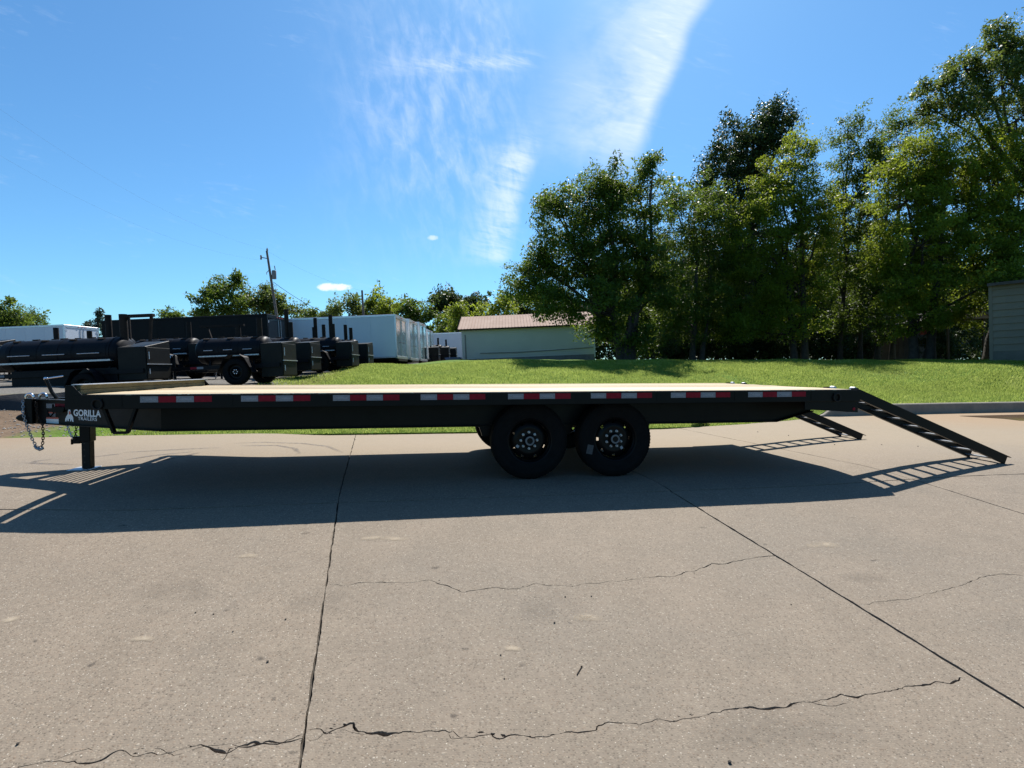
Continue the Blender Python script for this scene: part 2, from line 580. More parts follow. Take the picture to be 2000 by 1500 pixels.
M['leaf_dark'] = foliage('leaf_dark', (.018, .036, .010), (.034, .060, .014), (.066, .092, .02), .26)
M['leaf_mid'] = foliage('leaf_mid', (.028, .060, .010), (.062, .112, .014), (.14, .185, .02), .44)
M['leaf_light'] = foliage('leaf_light', (.060, .104, .010), (.120, .180, .014), (.23, .265, .024), .50)
M['leaf_grey'] = foliage('leaf_grey', (.038, .064, .014), (.075, .112, .020), (.14, .175, .03), .44)
M['blade'] = foliage('grass_blade', (.080, .150, .010), (.165, .258, .018), (.36, .40, .12), .45, .55)
M['conifer'] = foliage('conifer_needle', (.03, .05, .03), (.045, .07, .04), (.07, .09, .05), .2)
# ------------------------------------------------------------------ setting: pavement
E_PX = [(-150, 865), (45, 861), (250, 856), (640, 850), (940, 846), (1300, 838), (1460, 832.5), (1540, 826), (1604, 818),
        (1680, 815.3), (1750, 813.5), (1850, 811), (2000, 808), (2150, 805)]
E_XY = np.array([gnd(*p)[:2] for p in E_PX])


def ye(x):
    return np.interp(x, E_XY[:, 0], E_XY[:, 1])


T_PX = [(0, 1005), (240, 996.7), (600, 980), (960, 963.6), (1740, 939), (2000, 929)]
T_XY = np.array([gpt(*p)[:2] for p in T_PX])
T_FIT = np.polyfit(T_XY[:, 0], T_XY[:, 1], 1)


def yt(x):
    return np.polyval(T_FIT, x)


def line_x(pa, pb):
    A, B = gpt(*pa), gpt(*pb)
    return lambda y: A[0] + (B[0] - A[0]) * (y - A[1]) / (B[1] - A[1])


JL_U, JL_L = line_x((694, 853), (664.8, 960)), line_x((655.8, 1015.8), (592, 1450))
JR_U, JR_L = line_x((1242, 923), (1305, 955)), line_x((1344, 980), (1950, 1352))
JK_U, JK_L = line_x((1354, 842), (1720, 918)), line_x((1808, 944), (2000, 1004))


def cross(fx, fy, x0=0.0):
    x = x0
    for _ in range(60): x = .5 * x + .5 * fx(float(fy(x)))
    return x


def wob1(n, amp, k=3):
    a = RNG.normal(0, 1, n + k)
    return amp * np.convolve(a, np.ones(k) / math.sqrt(k), 'valid')[:n]


def side(fx, y0, y1, step=.04, amp=.0025):
    n = max(3, int(abs(y1 - y0) / step)); ys = np.linspace(y0, y1, n)
    return np.stack([np.array([fx(y) for y in ys]) + wob1(n, amp), ys], 1)


def along(fy, x0, x1, step=.05, amp=.0025):
    n = max(3, int(abs(x1 - x0) / step)); xs = np.linspace(x0, x1, n)
    return np.stack([xs, np.array([float(fy(x)) for x in xs]) + wob1(n, amp)], 1)


def inside(poly, pts):
    x, y = pts[:, 0][:, None], pts[:, 1][:, None]
    a = poly; b = np.roll(poly, -1, 0)
    c = ((a[:, 1] > y) != (b[:, 1] > y)) & (x < (b[:, 0] - a[:, 0]) * (y - a[:, 1]) / (b[:, 1] - a[:, 1] + 1e-12) + a[:, 0])
    return c.sum(1) % 2 == 1


def slit(px, w0, w1, jag=.006, seed=1):
    """a crack as a thin polygon on the ground, from pixel waypoints; w0..w1 the spread of its width"""
    r = np.random.default_rng(seed)
    P = np.array([gpt(*p)[:2] for p in px]); d = np.r_[0, np.cumsum(np.hypot(*np.diff(P, axis=0).T))]
    n = max(8, int(d[-1] / .013)); t = np.linspace(0, d[-1], n)
    Q = np.stack([np.interp(t, d, P[:, 0]), np.interp(t, d, P[:, 1])], 1)

    def walk(k): return np.convolve(r.normal(0, 1, n + k - 1), np.hanning(k + 2)[1:-1] / math.sqrt((np.hanning(k + 2)[1:-1] ** 2).sum()), 'valid')[:n]
    off = np.stack([walk(11) * jag + walk(3) * jag * .35, walk(11) * jag + walk(3) * jag * .35], 1)
    Q[1:-1] += off[1:-1]
    T = np.gradient(Q, axis=0); T /= np.linalg.norm(T, axis=1)[:, None] + 1e-9
    N = np.stack([-T[:, 1], T[:, 0]], 1)
    w = w0 + (w1 - w0) * np.clip(.22 + .45 * walk(29), 0, 1)
    wa = w * np.clip(.5 + .30 * walk(4), .15, 1.3); wb = w * np.clip(.5 + .30 * walk(4), .15, 1.3)
    wa[[0, -1]] *= .3; wb[[0, -1]] *= .3
    return np.r_[Q + N * wa[:, None], (Q - N * wb[:, None])[::-1]]


def chips(px, n, r0, r1, seed):
    """spalled spots along a crack, as small ragged holes"""
    r = np.random.default_rng(seed); P = np.array([gpt(*p)[:2] for p in px]); out = []
    for _ in range(n):
        i = r.integers(0, len(P) - 1); c = P[i] + (P[i + 1] - P[i]) * r.random() + r.normal(0, .012, 2)
        k = r.integers(6, 10); a = np.sort(r.uniform(0, 2 * math.pi, k)); rad = r.uniform(r0, r1) * r.uniform(.4, 1.2, k)
        out.append(c + np.stack([np.cos(a) * rad * 1.7, np.sin(a) * rad * .7], 1))
    return out


def q(s, ox, oy, k): return [(ox + a / k, oy + b / k) for a, b in s]


C1 = q([(110, 508), (240, 503), (320, 497), (430, 492), (560, 498), (640, 483), (690, 485), (760, 510), (850, 538), (960, 532), (1030, 522),
        (1140, 532), (1230, 505), (1380, 510), (1480, 505), (1520, 493), (1667, 487)], 600, 960, 2.7783) + \
    q([(40, 556), (100, 545), (150, 535), (230, 505), (300, 498), (360, 488), (430, 472), (536, 463)], 1300, 900, 2.5)
C2L = q([(-60, 1445), (50, 1429), (200, 1405), (340, 1400), (500, 1395), (580, 1380), (640, 1355), (700, 1330), (740, 1332), (790, 1348), (850, 1340), (950, 1330),
         (1060, 1305), (1190, 1298), (1230, 1310), (1290, 1320), (1360, 1285), (1450, 1300), (1540, 1280), (1620, 1245), (1690, 1240)], 0, 1000, 2.857)
C2B = q([(850, 1338), (930, 1355), (1010, 1345), (1080, 1322), (1130, 1310), (1190, 1322), (1290, 1318), (1420, 1310), (1500, 1290), (1560, 1292), (1695, 1262)], 0, 1000, 2.857)
C2C = q([(1300, 1318), (1265, 1352), (1240, 1388)], 0, 1000, 2.857)
C2D = q([(200, 1402), (330, 1370), (420, 1340), (520, 1330)], 0, 1000, 2.857)
C2M = q([(4, 1292), (60, 1288), (110, 1300), (200, 1278), (300, 1290), (420, 1293), (520, 1300), (620, 1308), (760, 1320), (800, 1310), (840, 1340), (950, 1325), (1100, 1325),
         (1150, 1310), (1220, 1318), (1330, 1318), (1430, 1303), (1550, 1292), (1667, 1260)], 600, 960, 2.7783) + \
    q([(20, 1266), (60, 1262), (200, 1240), (320, 1215), (420, 1215), (500, 1205), (600, 1190), (710, 1175), (760, 1158), (880, 1150), (960, 1148), (1080, 1120),
       (1130, 1115), (1230, 1103), (1290, 1085), (1380, 1075), (1452, 1062)], 1300, 900, 2.5)
C2E = q([(4, 1345), (60, 1335), (100, 1305), (180, 1290), (290, 1308), (370, 1325), (410, 1322)], 600, 960, 2.7783)
C2F = q([(770, 1318), (790, 1340), (845, 1342)], 600, 960, 2.7783)
C2G = q([(690, 1172), (740, 1195), (800, 1198), (900, 1180)], 1300, 900, 2.5)
C3 = q([(946, 702), (1020, 688), (1180, 680), (1250, 660), (1380, 628), (1490, 592), (1570, 560), (1650, 553), (1760, 558), (1900, 566)], 1300, 900, 2.5)
C4 = [(1640, 829), (1700, 836), (1752, 841), (1860, 856), (1960, 869), (2060, 880)]


def ground_poly(pa):
    return pa


def slab(poly, slits, step, floor_):
    """one cast slab: CDT of its outline with the cracks left open, draped over zp, with cut edges"""
    lo, hi = poly.min(0), poly.max(0)
    gx, gy = np.meshgrid(np.arange(lo[0], hi[0], step), np.arange(lo[1], hi[1], step))
    g = np.stack([gx.ravel(), gy.ravel()], 1); g = g[inside(poly, g)]
    vs = [Vector(p) for p in poly]; es = [(i, (i + 1) % len(poly)) for i in range(len(poly))]
    for sl in slits:
        b = len(vs); vs += [Vector(p) for p in sl]; es += [(b + i, b + (i + 1) % len(sl)) for i in range(len(sl))]
    vs += [Vector(p) for p in g]
    ov, oe, of, *_ = delaunay_2d_cdt(vs, es, [], 0, 1e-5)
    V = np.array([(p.x, p.y) for p in ov]); T = np.array([f for f in of if len(f) == 3])
    cen = V[T].mean(1); keep = inside(poly, cen)
    for sl in slits: keep &= ~inside(sl, cen)
    T = T[keep]
    z = zp(V[:, 0], V[:, 1])
    V3 = np.c_[V, z]
    edges = {}
    for t in T:
        for i in range(3):
            a, b_ = int(t[i]), int(t[(i + 1) % 3]); edges[(a, b_)] = 1
    rim = [e for e in edges if (e[1], e[0]) not in edges]
    n = len(V3); low = V3.copy(); low[:, 2] -= .032
    used = sorted({i for e in rim for i in e}); mp = {i: n + k for k, i in enumerate(used)}
    allv = [tuple(p) for p in V3] + [tuple(low[i]) for i in used]
    faces = [tuple(int(i) for i in t) for t in T] + [(b_, a, mp[a], mp[b_]) for a, b_ in rim]
    me = bpy.data.meshes.new('slab'); me.from_pydata(allv, [], faces); me.validate(); me.update()
    me.materials.append(M['concrete'])
    return place('slab', me, floor_)


# dark bed that shows in the joints and cracks; the slabs lie on it
bx, by = np.meshgrid(np.linspace(-17, 17, 60), np.linspace(-5, 14, 60))
mb = MB(); zz = zp(bx, by) - .026
mb.add(np.stack([bx, by, zz], -1).reshape(-1, 3), [(i * 60 + j, i * 60 + j + 1, (i + 1) * 60 + j + 1, (i + 1) * 60 + j) for i in range(59) for j in range(59)
                                                     if by[i, j] < ye(bx[i, j]) - .3])
pave = mb.build('pavement', M['joint']); tag(pave, kind='structure')
G = .006
XL, XR, YB = -16.0, 16.0, -4.0
uppers = [(None, JL_U, .25), (JL_U, JR_U, .25), (JR_U, JK_U, .25), (JK_U, None, .25)]
lowers = [(None, JL_L, .2), (JL_L, JR_L, .2), (JR_L, JK_L, .2), (JK_L, None, .3)]
crk_u = {3: [slit(C4, .003, .007, .01, 8)]}
crk_l = {0: [slit(C2L, .0035, .013, .009, 2), slit(C2B, .002, .009, .009, 3), slit(C2C, .003, .012, .006, 4), slit(C2D, .0015, .005, .006, 5)] + chips(C2L[8:], 8, .003, .008, 25),
         1: [slit(C1, .003, .008, .006, 1), slit(C2M, .0035, .012, .009, 6), slit(C2E, .002, .013, .007, 7), slit(C2F, .002, .010, .004, 9), slit(C2G, .001, .005, .005, 11)] + chips(C2M[1:8], 7, .003, .009, 21) + chips(C2M[9:13], 5, .005, .012, 22) + chips(C2M[13:], 12, .003, .008, 23) + chips(C1, 10, .003, .008, 24),
         2: [slit(C3, .003, .006, .006, 10)]}
for i, (a, b, st) in enumerate(uppers):
    top = lambda x: ye(x); bot = lambda x: yt(x) + G * 1.6
    xa0 = XL if a is None else cross(a, bot, a(5)) + G; xb0 = XR if b is None else cross(b, bot, b(5)) - G
    xa1 = XL if a is None else cross(a, top, a(9)) + G; xb1 = XR if b is None else cross(b, top, b(9)) - G
    pts = [along(bot, xa0, xb0)]
    pts.append(side(lambda y: b(y) - G, bot(xb0), top(xb1)) if b else np.array([[XR, bot(XR)], [XR, top(XR)]]))
    pts.append(along(top, xb1, xa1, .12, .012))
    pts.append(side(lambda y: a(y) + G, top(xa1), bot(xa0)) if a else np.array([[XL, top(XL)], [XL, bot(XL)]]))
    slab(np.concatenate([p[:-1] if len(p) > 2 else p for p in pts]), crk_u.get(i, []), st, pave)
for i, (a, b, st) in enumerate(lowers):
    top = lambda x: yt(x) - G * 1.2
    xa1 = XL if a is None else cross(a, top, a(4)) + G; xb1 = XR if b is None else min(XR, cross(b, top, b(4))) - G * (1.75 if b is JR_L else 1.05)
    xa0 = XL if a is None else max(XL, a(YB)) + G; xb0 = XR if b is None else b(YB) - G
    pts = [np.array([[xa0, YB], [xb0, YB]])]
    pts.append(side(lambda y: b(y) - G * (1.75 if b is JR_L else 1.05), YB, top(xb1), .025, .0024) if b else np.array([[XR, YB], [XR, top(XR)]]))
    pts.append(along(top, xb1, xa1))
    pts.append(side(lambda y: a(y) + G * (1.5 if a is JR_L else 1.05), top(xa1), YB, .025, .0024) if a else np.array([[XL, top(XL)], [XL, YB]]))
    slab(np.concatenate([p[:-1] if len(p) > 2 else p for p in pts]), crk_l.get(i, []), st, pave)


# faint marks on the concrete: thin films whose cover fades to their rims
def film_mat(name, col, top=.6, scale=14.0):
    m, b = new_mat(name)
    t = X.nt.nodes.new('ShaderNodeAttribute'); t.attribute_name = 'tint'
    f = X(t.outputs['Fac']) * noise(worldco(), scale, 5, .7).ss(.25, .7) * top
    setin(b, 'Base Color', col); setin(b, 'Roughness', .9)
    tr = X.nt.nodes.new('ShaderNodeBsdfTransparent'); mx = X.nt.nodes.new('ShaderNodeMixShader')
    X.nt.links.new(f.k, mx.inputs[0]); X.nt.links.new(tr.outputs[0], mx.inputs[1]); X.nt.links.new(b.outputs[0], mx.inputs[2])
    X.nt.links.new(mx.outputs[0], X.nt.nodes['Material Output'].inputs[0])
    return m


M['smear'] = film_mat('tyre_smear', (.075, .07, .075), .6)
M['sand'] = film_mat('dry_sand', (.36, .295, .215), .85, 6)
M['oil'] = film_mat('oil_spot', (.06, .05, .042), .55, 20)
M['stain'] = film_mat('oil_stain', (.095, .082, .068), .16, 5)


def film(name, px, w, mat, rise=.0025):
    P = [gpt(*p) for p in px]; pts = []
    for a, b in zip(P[:-1], P[1:]):
        for t in np.linspace(0, 1, 6, endpoint=False): pts.append(a + (b - a) * t)
    pts.append(P[-1]); n = len(pts)
    vs, tn, fs = [], [], []
    for i, p in enumerate(pts):
        d = np.array(pts[min(i + 1, n - 1)]) - np.array(pts[max(i - 1, 0)]); d /= np.linalg.norm(d) + 1e-9
        nx, ny = -d[1], d[0]; e = math.sin(math.pi * (i + .4) / (n - .2)) ** .5
        for k in (-1, -.5, 0, .5, 1):
            x, y = p[0] + nx * w * k / 2 * (.4 + .6 * e), p[1] + ny * w * k / 2 * (.4 + .6 * e)
            vs.append((x, y, float(zp(x, y)) + rise)); tn.append((1 - k * k) * min(1, e * 1.1))
    for i in range(n - 1):
        for k in range(4): fs.append((i * 5 + k, i * 5 + k + 1, i * 5 + k + 6, i * 5 + k + 5))
    me = bpy.data.meshes.new(name); me.from_pydata(vs, [], fs)
    a = me.attributes.new('tint', 'FLOAT', 'POINT'); a.data.foreach_set('value', np.array(tn, np.float32))
    me.materials.append(mat); place(name, me, pave)


for pl in ([(455, 866), (520, 864), (590, 866), (640, 872), (668, 884)], [(470, 871), (540, 870), (575, 876), (585, 886)],
           [(240, 884), (330, 879), (430, 875)], [(240, 899), (300, 890), (380, 882)], [(180, 893), (240, 886)],
           [(50, 904), (90, 906), (142, 908)], [(60, 905), (75, 900), (100, 898)], [(300, 903), (350, 893), (390, 884)]):
    film('tyre_mark', pl, .11, M['smear'])
for pl, w in (([(705, 1053), (735, 1051), (800, 1054)], .05), ([(1120, 1208), (1145, 1206), (1175, 1209)], .05), ([(985, 1268), (1000, 1266), (1018, 1270)], .03),
              ([(255, 1250), (280, 1247), (300, 1250)], .03), ([(465, 1088), (485, 1085), (505, 1088)], .04), ([(1575, 1066), (1610, 1063), (1640, 1066)], .07), ([(1, 1215), (18, 1211), (36, 1209)], .04)):
    film('sand_patch', pl, w * 1.6, M['sand'])
for pl, w in (([(1020, 1200), (1080, 1180), (1150, 1210)], .3), ([(560, 1180), (640, 1170), (700, 1190)], .28), ([(1640, 1130), (1700, 1128), (1740, 1132)], .16),
              ([(250, 1160), (340, 1150), (420, 1165)], .3), ([(1000, 920), (1100, 935), (1240, 930)], .5), ([(1350, 1450), (1500, 1420), (1700, 1440)], .22)):
    film('stain', pl, w, M['stain'])

r_ = random.Random(11)
for _ in range(18):
    px, py = r_.uniform(40, 1960), r_.uniform(1010, 1470)
    film('stain', [(px - r_.uniform(3, 10), py), (px, py + r_.uniform(-2, 2)), (px + r_.uniform(3, 12), py + r_.uniform(-2, 2))], r_.uniform(.015, .05), M['oil'], .0018)
# ------------------------------------------------------------------ setting: terrain
ZY = ([6, 8.5, 9.5, 10.75, 11.05, 13, 15, 26, 38, 80, 400], [-.1, 0, .12, .30, .60, .68, .75, 1.12, 1.6, 2.6, 7])


def zg(x, y):
    x = np.asarray(x, float); y = np.asarray(y, float)
    e = ye(x); z0 = .025 + .235 * sst((x - 7.2) / .6)
    t = (y - e) / (22 - e)
    lawn = np.where(t < 1, z0 + (1.50 - z0) * np.clip(t, 0, 1) ** 1.02, 1.50 + np.interp(y, [22, 38, 80, 400], [0, .35, 1.1, 5.5]))
    lawn = lawn - .16 * sst((-.5 - x) / 4.0) * sst((y - e - 2) / 6) * sst((36 - y) / 12)
    lawn = lawn + .03 * np.sin(x * .9 + y * .35) * sst((y - e) / 2) + .02 * np.sin(x * 2.1 - y * .8) * sst((y - e) / 2)
    lawn = lawn + np.where(y < 22, 1, 0) * (1.50 - lawn) * .62 * sst((x - 12.5) / 4.0) * sst((y - e - 1.2) / 2.5)
    yard = np.interp(y, *ZY) + .025 * np.sin(x * 1.7) * np.sin(y * 1.3)
    edge = -7.2 + np.maximum(0, y - 24) * .25
    w = sst((x - edge + .6) / 1.6)
    z = yard * (1 - w) + lawn * w
    low = (y < e - 1e-6) | ((x > 7.15) & (y < e + .11))
    return np.where(low, zp(x, y) - .12, np.maximum(z, zp(x, np.minimum(y, e + .3)) - .004))


cols = np.unique(np.r_[-400, -250, -150, -90, -60, np.arange(-40, 40.1, .4), 60, 90, 150, 250, 400])
rows = np.r_[-300, -120, -40, -16, -8, -3, -1, -.2, -.02, 0, .10, .13, np.arange(.16, 3, .16), np.arange(3, 18, .4), np.arange(18, 40, 1.2), 48, 60, 80, 120, 180, 260, 390]
gx, gt = np.meshgrid(cols, rows); gy = ye(gx) + gt
gz_ = zg(gx, gy)
mb = MB(); nc = len(cols)
mb.add(np.stack([gx, gy, gz_], -1).reshape(-1, 3), [(i * nc + j, i * nc + j + 1, (i + 1) * nc + j + 1, (i + 1) * nc + j) for i in range(len(rows) - 1) for j in range(nc - 1)])
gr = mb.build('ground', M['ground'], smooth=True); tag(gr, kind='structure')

# near-black upright strip between the gravel yard and the dirt on the left
M['cut'] = simple('near_black_bank', (.012, .012, .015), (.020, .018, .018), .85, scale=4, bmp=.5, bdist=.02, world=True)
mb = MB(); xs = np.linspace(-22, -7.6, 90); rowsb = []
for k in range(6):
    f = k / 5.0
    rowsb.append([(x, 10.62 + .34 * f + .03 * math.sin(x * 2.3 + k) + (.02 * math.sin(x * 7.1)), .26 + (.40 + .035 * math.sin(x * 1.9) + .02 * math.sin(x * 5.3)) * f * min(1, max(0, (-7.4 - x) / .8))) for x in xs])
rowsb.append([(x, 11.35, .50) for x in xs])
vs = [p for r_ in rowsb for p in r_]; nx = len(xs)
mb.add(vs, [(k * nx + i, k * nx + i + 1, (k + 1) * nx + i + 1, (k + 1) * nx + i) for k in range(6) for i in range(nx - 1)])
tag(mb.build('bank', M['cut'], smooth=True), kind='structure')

# kerb along the right side of the lawn, its end ramped down
kx = np.r_[np.linspace(7.28, 7.85, 6), np.linspace(8.3, 30, 45)]
mb = MB(); prof = []
for x in kx:
    h = .02 + .235 * sst((x - 7.25) / .58) + float(zp(x, ye(x)))
    y = float(ye(x)); prof.append([(x, y - .015, -.05), (x, y, h - .02), (x, y + .02, h), (x, y + .15, h + .004), (x, y + .16, -.05)])
vs = [p for c in prof for p in c]; n = 5
mb.add(vs, [(i * n + k, i * n + (k + 1) % n, (i + 1) * n + (k + 1) % n, (i + 1) * n + k) for i in range(len(kx) - 1) for k in range(n)] + [tuple(range(n)), tuple(range(len(vs) - 1, len(vs) - n - 1, -1))])
kerb = mb.build('kerb', M['kerb']); tag(kerb, kind='structure')

# muddy puddle at the foot of the kerb
m, b = new_mat('muddy_water')
setin(b, 'Base Color', mixc(noise(worldco(), 2.0), (.10, .055, .025), (.15, .085, .04))); setin(b, 'Roughness', .12); M['water'] = m
pp = [(1872, 812.6), (1915, 815.5), (1960, 818), (1990, 821.5), (2060, 824), (2150, 822), (2150, 807.5), (2060, 808.6), (2000, 810), (1920, 811.8)]
pw = [gpt(*p) for p in pp]
mb = MB().add([(p[0], p[1], p[2] + .006) for p in pw], [tuple(range(len(pw)))])
pud = mb.build('puddle', M['water']); tag(pud, kind='structure')


# ------------------------------------------------------------------ grass
def blades(n, x0, x1, t0, t1, hmin, hmax, w, power=1.0):
    x = RNG.uniform(x0, x1, n * 2); t = t0 + (t1 - t0) * RNG.random(n * 2) ** power
    y = ye(x) + t
    j = np.sin(x * 1.3 + y) * .35 + np.sin(x * 3.1) * .25 + RNG.normal(0, .28, n * 2)
    ok = (x + j > -7.0 - .0 * y + np.maximum(0, y - 24) * .25) & ((x + j * .8 > -5.6) | (t < .75 + j * .3) & (x + j > -7.6) | (y > 12.6))
    shade = (x > 9.5) & (y > 22.5) & (RNG.random(n * 2) < .6)
    ok &= ~shade & (y < 26)
    x, y = x[ok][:n], y[ok][:n]; m = len(x)
    z = zg(x, y)
    patch = .5 + .5 * np.sin(x * .8 + 1.3 * np.sin(y * .7)) * np.sin(y * 1.1 + .7 * np.sin(x * 1.1))
    h = RNG.uniform(hmin, hmax, m) * (.75 + .5 * patch); a = RNG.uniform(0, 2 * math.pi, m); b = RNG.uniform(0, 2 * math.pi, m)
    ln = h * RNG.uniform(.15, .95, m)
    W = w * RNG.uniform(.6, 1.4, m)
    P = np.stack([x, y, z - .005], 1)
    A = P + np.stack([np.cos(a) * W, np.sin(a) * W, np.zeros(m)], 1); B = P - np.stack([np.cos(a) * W, np.sin(a) * W, np.zeros(m)], 1)
    C = P + np.stack([np.cos(b) * ln, np.sin(b) * ln, h], 1)
    V = np.stack([A, B, C], 1).reshape(-1, 3)
    tint = np.clip(RNG.normal(.42, .2, m) + .55 * (patch - .5) + .18 * np.sin(x * 4.1 + 2 * np.sin(y * 3.3)), 0, .98)
    dry = .5 + .5 * np.sin(x * .47 + 2.1 * np.sin(y * .31)) * np.sin(y * .83 + 1.4 * np.sin(x * .63) + 1)
    straw = RNG.random(m) < .02 + .10 * np.clip(dry - .62, 0, 1)
    tint[straw] = 1.0
    return V, tint


parts = [blades(70000, -8.2, 8.5, 0, 1.6, .035, .075, .005), blades(40000, 6.5, 16.5, .16, 3.0, .04, .08, .006),
         blades(330000, -8.0, 22, 1.0, 14, .04, .085, .0085, .9)]
V = np.concatenate([p[0] for p in parts]); tn = np.concatenate([p[1] for p in parts])
o = place('grass', np_mesh('grass', V, 3, M['blade'], tn)); tag(o, 'short green lawn grass on the bank behind the trailer', 'grass', kind='stuff')

# loose stones in the dirt at the left edge of the lawn
mb = MB()
for _ in range(700):
    x = random.uniform(-12, -6.2); y = float(ye(x)) + random.uniform(.05, 2.6)
    if x > -7.5 and y > ye(x) + 1.0 and random.random() < .6: continue
    r = random.uniform(.008, .03); z = float(zg(x, y)); c = np.array([x, y, z + r * .3])
    o6 = [(r * random.uniform(.7, 1.3), 0, 0), (-r * random.uniform(.7, 1.3), 0, 0), (0, r * random.uniform(.7, 1.3), 0), (0, -r, 0), (0, 0, r * .8), (0, 0, -r * .6)]
    mb.add([c + np.array(p) for p in o6], [(0, 2, 4), (2, 1, 4), (1, 3, 4), (3, 0, 4), (2, 0, 5), (1, 2, 5), (3, 1, 5), (0, 3, 5)])
o = mb.build('gravel', M['rock']); tag(o, 'loose gravel stones in the bare dirt bank', 'gravel', kind='stuff')
#@@PART3
# ------------------------------------------------------------------ buildings
def world_at(px, py, Y):
    p = atY(px, py, Y); return float(p[0]), float(p[1]), float(p[2])


# long pale shed with a salmon roof
D = 38.0
x0, _, zb = world_at(904, 708, D); x1 = world_at(1162, 700, D)[0]
L = x1 - x0; HW, DEP = 2.45, 6.5
t = thing('storage_shed', 'long grey green metal shed with salmon pink roof beyond the lawn', 'shed', (x0, D, zb), tilted())
mb = MB(); n = 16
for i in range(n):                                       # lapped horizontal siding courses, front and left end
    z0, z1 = .22 + (HW - .22) * i / n, .22 + (HW - .22) * (i + 1) / n
    mb.hexa([(0, -.03, z0), (L, -.03, z0), (L, .1, z0), (0, .1, z0), (0, -.004, z1), (L, -.004, z1), (L, .1, z1), (0, .1, z1)])
    mb.hexa([(-.03, .1, z0), (0, .1, z0), (0, DEP, z0), (-.03, DEP, z0), (-.004, .1, z1), (0, .1, z1), (0, DEP, z1), (-.004, DEP, z1)])
    mb.hexa([(L, .1, z0), (L + .03, .1, z0), (L + .03, DEP, z0), (L, DEP, z0), (L, .1, z1), (L + .004, .1, z1), (L + .004, DEP, z1), (L, DEP, z1)])
tag(mb.build('siding', M['shed_wall'], t), kind='stuff')
MB().box(.02, L - .02, .12, DEP, -.6, HW).build('wall', M['shed_wall'], t)
MB().prism([(0.0, HW), (DEP, HW), (DEP / 2, HW + 1.15)], 'X', .02, .10).build('gable', M['shed_wall'], t)
MB().box(-.01, L + .01, -.015, .11, -.5, .22).build('foundation', M['skirt'], t)
mb = MB()
rise = 1.15
for sgn in (0, 1):
    y0_, y1_ = (-.3, DEP / 2) if sgn == 0 else (DEP + .3, DEP / 2)
    zz0 = HW - .3 * rise / (DEP / 2)
    mb.hexa([(-.25, y0_, zz0), (L + .25, y0_, zz0), (L + .25, y1_, HW + rise), (-.25, y1_, HW + rise), (-.25, y0_, zz0 + .05), (L + .25, y0_, zz0 + .05), (L + .25, y1_, HW + rise + .05), (-.25, y1_, HW + rise + .05)])
roof = mb.build('roof', M['shed_roof'], t)
mb = MB()
k = int((L + .5) / .23)
for i in range(k + 1):
    xx = -.25 + i * .23
    mb.hexa([(xx, -.3, HW - .055), (xx + .045, -.3, HW - .055), (xx + .045, DEP / 2, HW + rise + .05), (xx, DEP / 2, HW + rise + .05),
             (xx + .01, -.3, HW - .02), (xx + .035, -.3, HW - .02), (xx + .035, DEP / 2, HW + rise + .085), (xx + .01, DEP / 2, HW + rise + .085)])
tag(mb.build('roof_rib', M['shed_roof'], roof), kind='stuff')
MB().box(-.26, L + .26, -.33, -.3, HW - .16, HW - .05).build('eave_trim', M['rust_black'], t)
MB().tube([(.25, -.06, 0), (.25, -.06, HW - .45)], .035).build('downspout', M['skirt'], t)
MB().tube([(1.3, -.05, .62), (4, -.05, .56), (L - .1, -.05, .70)], .025).build('conduit', M['skirt'], t)
MB().box(L - .03, L + .045, -.045, .05, 0, HW).build('corner_trim', M['white'], t)

# house at the right edge of the picture
D = 22.0
x0, _, zb = world_at(1934, 708, D)
t = thing('house', 'cream house with wide lap siding at the right edge behind the trees', 'house', (x0, D, zb), tilted(R(-43)))
W_, HE = 8.0, 3.3
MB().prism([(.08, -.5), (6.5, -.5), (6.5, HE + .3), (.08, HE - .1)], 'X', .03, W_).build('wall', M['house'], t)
MB().box(0, W_, -.01, .08, -.5, .46).build('foundation', M['house_base'], t)
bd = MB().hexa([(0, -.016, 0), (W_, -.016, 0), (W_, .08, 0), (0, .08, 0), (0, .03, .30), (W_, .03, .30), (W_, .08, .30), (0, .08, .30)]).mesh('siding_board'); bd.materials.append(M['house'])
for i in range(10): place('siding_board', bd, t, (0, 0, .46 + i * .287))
MB().hexa([(-.06, -.22, HE - .06), (W_ + .3, -.22, HE - .06), (W_ + .3, 6.6, HE + .4), (-.06, 6.6, HE + .4), (-.06, -.22, HE + .02), (W_ + .3, -.22, HE + .02), (W_ + .3, 6.6, HE + .48), (-.06, 6.6, HE + .48)]).build('roof', M['dark_roof'], t)
MB().box(-.06, W_ + .3, -.25, -.22, HE - .10, HE + .02).build('eave_trim', M['dark_roof'], t)
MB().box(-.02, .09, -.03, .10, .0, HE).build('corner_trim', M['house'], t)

# brown outbuilding in the shade, behind the trunks
D = 34.5
x0, _, zb = world_at(1712, 706, D); x1 = world_at(1812, 704, D)[0]
t = thing('outbuilding', 'low brown boarded outbuilding in deep shade behind the tree trunks', 'outbuilding', (x0, D, zb - .1), tilted())
L = x1 - x0
MB().box(.02, L - .02, .03, 4, -.4, 2.9).build('wall', M['brown_wall'], t)
bd = MB().box(0, .29, 0, .028, .05, 2.88).mesh('board'); bd.materials.append(M['brown_wall'])
for i in range(int(L / .3)): place('board', bd, t, (i * .3 + .004, random.uniform(-.004, .004), 0))
MB().hexa([(-.3, -.4, 2.85), (L + .3, -.4, 2.85), (L + .3, 4.3, 3.5), (-.3, 4.3, 3.5), (-.3, -.4, 2.97), (L + .3, -.4, 2.97), (L + .3, 4.3, 3.62), (-.3, 4.3, 3.62)]).build('roof', M['dark_roof'], t)

